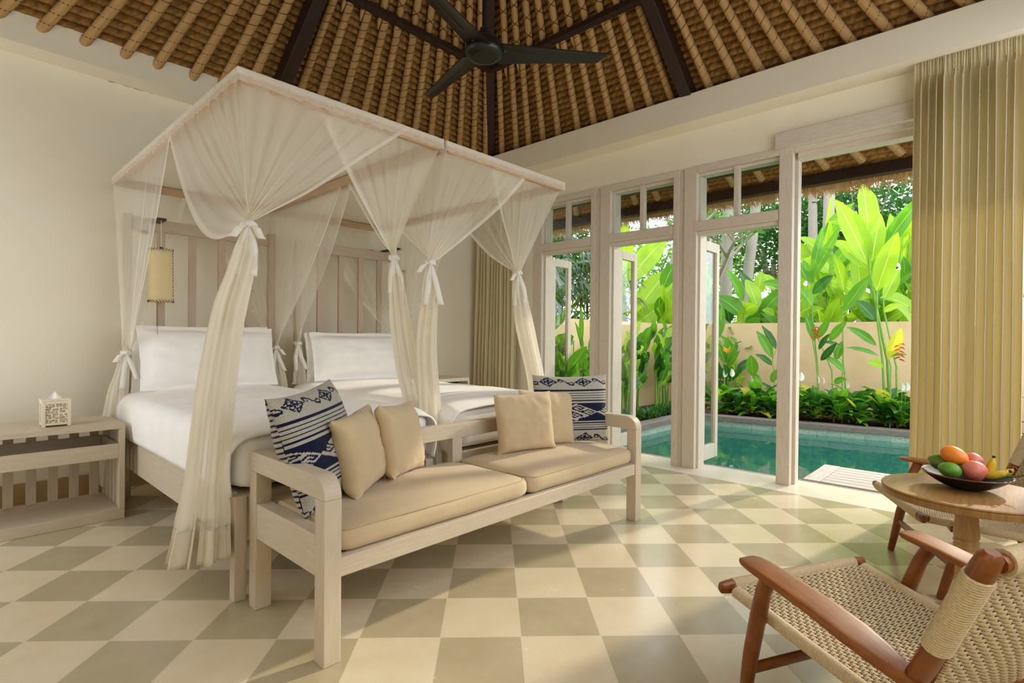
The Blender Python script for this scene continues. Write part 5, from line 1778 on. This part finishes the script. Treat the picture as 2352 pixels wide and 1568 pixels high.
# ---- grass tufts along the bedside kerb
def tuft(seed):
    r = random.Random(seed)
    m = MB()
    for k in range(90):
        a = r.uniform(0, 2*PI); ln = r.uniform(.14, .26)
        out = V((math.cos(a), math.sin(a), 0))
        b = out*r.uniform(0, .04)
        T = b+out*ln*r.uniform(.35, .9)+V((0, 0, ln*r.uniform(.1, .7)))
        mid = b.lerp(T, .45)+V((0, 0, ln*.45))
        leaf3(m, b, mid, T, .010, (out.x*-.5, out.y*-.5, 1), .1, 6, 2, .6)
    return m
mt0 = obj('grass_tuft', tuft(1), MAT['deep'], origin=(0, 0, 0), ang=80)
tag(mt0, 'dark grass tuft along the short left end of the pool', 'grass tuft', 'grass tufts by the pool')
r = random.Random(4)
for k in range(13):
    loc = (5.3+k*.17+r.uniform(-.03, .03), 3.52+r.uniform(-.05, .10), .05)
    o = mt0 if k == 0 else mt0.copy()
    if k: COL.objects.link(o)
    o.location = loc; o.rotation_euler = (0, 0, r.uniform(0, 6))
    s = r.uniform(.9, 1.3); o.scale = (s, s, s)

# ---- fan palms behind the bedside wall
def fanpalm(x, y, h, seed, mat, label, nf=16, spread=.55, lw=.035):
    r = random.Random(seed)
    t = thing('fan_palm', label, 'palm', (x, y, 0))
    m = MB(); sm = MB()
    for s in range(4):
        bx, by_ = x+r.uniform(-.25, .25), y+r.uniform(-.15, .25)
        hh = h*r.uniform(.7, 1.0)
        sm.tube([(bx, by_, 0), (bx+.03, by_, hh*.5), (bx, by_+.02, hh)], .018, 6)
        for k in range(nf//4+1):
            z = hh*r.uniform(.5, 1.0)
            a = r.uniform(PI*.75, PI*2.1)
            out = V((math.cos(a), math.sin(a), 0))
            b = V((bx, by_, z)); pe = b+out*spread*r.uniform(.5, 1)+V((0, 0, r.uniform(.0, .35)))
            sm.tube([b, b.lerp(pe, .6)+V((0, 0, .06)), pe], [.007, .006, .004], 4)
            side = V((-out.y, out.x, 0))
            for q in range(9):
                th = rad(-80+20*q)
                d = (out*math.cos(th)+side*math.sin(th)).normalized()
                ln = r.uniform(.32, .46)
                T = pe+d*ln*.72+V((0, 0, -ln*r.uniform(.35, .75)))
                leaf3(m, pe, pe+d*ln*.5+V((0, 0, .03)), T, lw*r.uniform(.8, 1.2), (out.x*.4-.3, out.y*.4-.2, .8), .2, 7, 2, .55)
    obj('fronds', m, MAT[mat], t, ang=70)
    obj('canes', sm, MAT['brownstem'], t)
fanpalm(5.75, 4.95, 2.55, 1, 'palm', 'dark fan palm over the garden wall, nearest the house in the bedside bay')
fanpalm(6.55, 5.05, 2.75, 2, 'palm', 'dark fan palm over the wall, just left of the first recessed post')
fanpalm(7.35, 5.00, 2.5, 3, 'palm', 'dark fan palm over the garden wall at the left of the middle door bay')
fanpalm(7.75, 5.15, 2.85, 4, 'palmlight', 'fan palm coloured sunlit yellow green above the dark one in the middle door bay', lw=.04)
fanpalm(8.35, 5.35, 2.6, 7, 'palmlight', 'fan palm coloured sunlit green behind the wall at the right of the middle bay', lw=.04)
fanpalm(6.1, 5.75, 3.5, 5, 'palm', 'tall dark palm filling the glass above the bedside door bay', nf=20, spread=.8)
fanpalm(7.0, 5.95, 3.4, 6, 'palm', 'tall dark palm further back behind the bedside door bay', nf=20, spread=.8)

# ---- banana leaves in the middle bay
t = thing('banana_plant', 'banana plant with a huge arching pale leaf behind the middle door bay', 'plant', (9.4, 5.6, 0))
mb = MB()
for (b, tt, w) in (((8.9, 5.35, 2.15), (9.55, 4.85, 3.05), .42), ((9.1, 5.3, 1.55), (9.75, 4.9, 2.45), .45), ((9.0, 5.5, 2.2), (8.9, 5.4, 3.35), .36), ((9.3, 5.5, 1.2), (10.1, 5.0, 1.95), .40), ((8.9, 5.2, 1.3), (9.4, 4.8, 1.75), .34), ((8.8, 5.6, 2.5), (8.1, 5.3, 3.3), .36)):
    b, tt = V(b), V(tt)
    leaf3(mb, b, (b+tt)/2+V((-.02, -.02, .16)), tt, w, (-.7, -.6, .25), .12, 14, 6, .85)
obj('foliage', mb, MAT['lime'], t, ang=60)
mb = MB(); mb.tube([(9.2, 5.6, 0), (9.1, 5.5, 1.2), (8.95, 5.45, 2.3)], [.09, .07, .03], 10)
obj('stem', mb, MAT['stem'], t)

# ---- trees behind
def crown(m, c, R, n, seed, sz, sq=(1, 1, .8)):
    r = random.Random(seed)
    c = V(c)
    for k in range(n):
        d = V((r.gauss(0, 1), r.gauss(0, 1), r.gauss(0, 1))).normalized()
        rr = R*(r.random()**.4)
        cl = noise.noise(d*2.2+V((seed, 0, 0)))
        rr *= .85+.35*cl
        p = c+V((d.x*rr*sq[0], d.y*rr*sq[1], d.z*rr*sq[2]))
        a = V((r.uniform(-1, 1), r.uniform(-1, 1), r.uniform(-.7, .4))).normalized()
        s = a.orthogonal().normalized()
        s = (Matrix.Rotation(r.uniform(0, 6.28), 3, a) @ s)
        L = sz*r.uniform(.7, 1.3); W = L*.42
        o = len(m.v)
        m.v += [p, p+a*L*.5+s*W*.5, p+a*L, p+a*L*.5-s*W*.5]
        m.uv[len(m.f)] = ((0, .5), (.5, 1), (1, .5), (.5, 0))
        m.f.append((o, o+1, o+2, o+3))
def tree(x, y, h, R, n, seed, mat, label, sz=.12, tr=.12, sq=(1, 1, .8), kind='tree'):
    t = thing('broadleaf_tree', label, kind, (x, y, 0))
    m = MB(); crown(m, (x, y, h), R, n, seed, sz, sq)
    obj('crown', m, MAT[mat], t, smooth=False)
    m = MB(); r = random.Random(seed)
    m.tube([(x, y, 0), (x+.05, y, h*.4), (x, y+.1, h*.8)], [tr, tr*.8, tr*.5], 9)
    for k in range(6):
        a = r.uniform(0, 6.28)
        m.tube([(x, y+.05, h*.55+.05*k), (x+math.cos(a)*R*.4, y+math.sin(a)*R*.4, h*.85+.05*k), (x+math.cos(a)*R*.75, y+math.sin(a)*R*.75, h+.1*k)], [tr*.4, tr*.25, tr*.1], 6)
    obj('trunk', m, MAT['bark'], t)
tree(14.6, 2.6, 3.9, 1.9, 5200, 11, 'deep', 'big dark broadleaf tree behind the two pale palm trunks right of the broad post', .16)
tree(15.2, 4.6, 4.1, 2.0, 5000, 12, 'deep', 'big dark broadleaf tree right behind the broad timber post', .16)
tree(16.5, 6.8, 3.2, 1.9, 2600, 13, 'leaf', 'loose light green tree far behind the third door bay', .16)
tree(12.5, 6.9, 3.0, 1.5, 2000, 14, 'leaf', 'loose light green tree far behind the middle door bay', .13)
tree(9.5, 7.6, 3.2, 2.0, 5200, 15, 'deep', 'dark tree behind the fan palms of the bedside door bay', .14)
tree(7.2, 7.4, 3.0, 2.0, 5200, 16, 'deep', 'dark tree behind the fan palms nearest the house', .14)
tree(11.8, 5.2, 1.6, 1.0, 2200, 17, 'leaf', 'light green shrub behind the wall under the branching tree', .10, .05, kind='shrub')
tree(11.2, 3.1, 1.45, .85, 1800, 18, 'lime', 'low lime green shrub behind the wall left of the broad post', .12, .05, kind='shrub')

def palmtrunk(pts, r0, label):
    pts = [V(p) for p in pts]
    t = thing('palm_trunk', label, 'palm', pts[0])
    P = []
    n = 40
    for k in range(n+1):
        u = k/n*(len(pts)-1); i = min(len(pts)-2, int(u)); P.append(pts[i].lerp(pts[i+1], u-i))
    m = MB(); m.tube(P, [r0*(1-.25*k/n)*(1+.035*(k % 2)) for k in range(n+1)], 14)
    obj('trunk', m, MAT['trunk'], t, ang=80)
    m = MB(); r = random.Random(int(pts[0].y*100))
    top = pts[-1]
    for k in range(9):
        a = k*.7+r.random()*.4
        d = V((math.cos(a), math.sin(a), 0))
        e = top+d*1.5+V((0, 0, -.35))
        mid = top+d*.8+V((0, 0, .55))
        for q in range(18):
            u = .12+.88*q/18
            c = top*(1-u)**2+mid*2*u*(1-u)+e*u*u
            for s in (-1, 1):
                sd = V((-d.y, d.x, 0))*s
                leaf3(m, c, c+sd*.2+d*.08, c+sd*.36+d*.2+V((0, 0, -.22)), .035, (0, 0, 1), .1, 4, 2, .6)
    obj('fronds', m, MAT['leaf'], t, ang=70)
palmtrunk([(11.0, 4.33, 0), (11.0, 4.31, 1.6), (11.0, 4.27, 3.5), (11.0, 4.25, 5.6)], .13, 'grey upright palm trunk behind bare branches in the third door bay')
palmtrunk([(11.6, 4.20, 0), (11.6, 4.18, 1.6), (11.75, 4.02, 3.5), (11.9, 3.9, 5.8)], .12, 'grey leaning palm trunk behind bare branches in the third door bay')
palmtrunk([(13.0, 3.20, 0), (13.0, 3.20, 2.8), (13.0, 3.22, 4.2), (13.0, 3.22, 6.2)], .10, 'slim pale palm trunk right of the broad post, the left of the pair')
palmtrunk([(12.0, 2.70, 0), (12.0, 2.70, 1.5), (12.0, 2.68, 4.1), (12.0, 2.66, 6.2)], .115, 'thicker pale palm trunk right of the broad post, the right of the pair')

# ---- frangipani with bare branches and leaf rosettes
def frangipani():
    t = thing('frangipani_tree', 'frangipani tree with pale bare branches seen through the third door bay', 'tree', (10.5, 4.9, 0))
    r = random.Random(21)
    bm_, lm = MB(), MB()
    def grow(p, d, ln, rd, lev):
        e = p+d*ln
        mid = (p+e)/2+V((r.uniform(-.05, .05), r.uniform(-.05, .05), -.03))*ln
        bm_.tube([p, mid, e], [rd, rd*.85, rd*.72], 7)
        if lev == 0:
            for k in range(11):
                a = r.uniform(0, 6.28)
                o = V((math.cos(a), math.sin(a), r.uniform(-.2, .9))).normalized()
                L = r.uniform(.20, .32)
                T = e+o*L
                leaf3(lm, e, e+o*L*.5+V((0, 0, .05)), T+V((0, 0, -.04)), L*.27, (-.5, -.4, .8), .1, 6, 4, .85, k)
            return
        for k in range(r.choice((2, 3))):
            a = r.uniform(0, 6.28)
            nd = (d+V((math.cos(a), math.sin(a), r.uniform(.0, .5)))*.8).normalized()
            grow(e, nd, ln*r.uniform(.62, .82), rd*.68, lev-1)
    grow(V((10.5, 4.9, 0)), V((-.05, -.05, 1)).normalized(), 1.5, .10, 0+4)
    obj('branches', bm_, MAT['bark'], t)
    obj('foliage', lm, MAT['leaf'], t, ang=70)
frangipani()
# far thatched roof
t = thing('thatched_hut', 'small grey thatched roof far behind the tall heliconia, beside the curtain', 'hut', (14, 1.7, 0))
m = MB(); m.lathe([(1.3, 2.0), (1.35, 2.05), (.05, 3.3), (0, 3.3)], (14.3, .95, 0), 4)
obj('roof', m, MAT['straw'], t, smooth=False)
m = MB(); m.box(13.6, 15.0, .25, 1.65, 0, 2.02)
obj('walls', m, MAT['gwall'], t)
# ------------------------------------------------------------------ light and camera
w = bpy.data.worlds.new('World'); SC.world = w; w.use_nodes = True
nt = w.node_tree
bg = nt.nodes['Background']
bg.inputs[0].default_value = (.92, .97, 1.06, 1); bg.inputs[1].default_value = 2.6
sd = bpy.data.lights.new('sun', 'SUN'); so = bpy.data.objects.new('sun', sd); COL.objects.link(so)
sd.energy = 2.4; sd.angle = rad(2.0); sd.color = (1.0, .90, .72)
el = rad(25)
sdir = V((.98*math.cos(el), -.20*math.cos(el), math.sin(el))).normalized()
so.rotation_euler = sdir.to_track_quat('Z', 'Y').to_euler()
so.location = (9, -1, 6)

cam = bpy.data.cameras.new('camera'); co = bpy.data.objects.new('camera', cam); COL.objects.link(co)
cam.sensor_fit = 'HORIZONTAL'; cam.sensor_width = 36.0
cam.lens = 1234.23/2352*36.0
cam.clip_start = .02; cam.clip_end = 300
az = rad(45)-.0349
pitch, roll = .006, .009
fw = V((math.cos(az)*math.cos(pitch), math.sin(az)*math.cos(pitch), -math.sin(pitch)))
rt = V((math.sin(az), -math.cos(az), 0))
up = rt.cross(fw)
cr, sr = math.cos(roll), math.sin(roll)
# image axes after the roll: x' = cr*rt + sr*up (screen right), y' = cr*up - sr*rt
X = rt*cr+up*sr*1.0
Y = up*cr-rt*sr*1.0
M = Matrix(((X.x, Y.x, -fw.x, 0), (X.y, Y.y, -fw.y, 0), (X.z, Y.z, -fw.z, 1.11417), (0, 0, 0, 1)))
co.matrix_world = M
SC.camera = co
SC.view_settings.view_transform = 'Standard'
SC.view_settings.look = 'None'
SC.view_settings.gamma = 1
SC.view_settings.use_curve_mapping = False
SC.view_settings.exposure = 0.30
cy = SC.cycles
cy.max_bounces = 9; cy.diffuse_bounces = 6; cy.glossy_bounces = 4; cy.transmission_bounces = 6; cy.transparent_max_bounces = 28
cy.caustics_reflective = False; cy.caustics_refractive = False
cy.sample_clamp_indirect = 6.0
cy.use_denoising = True
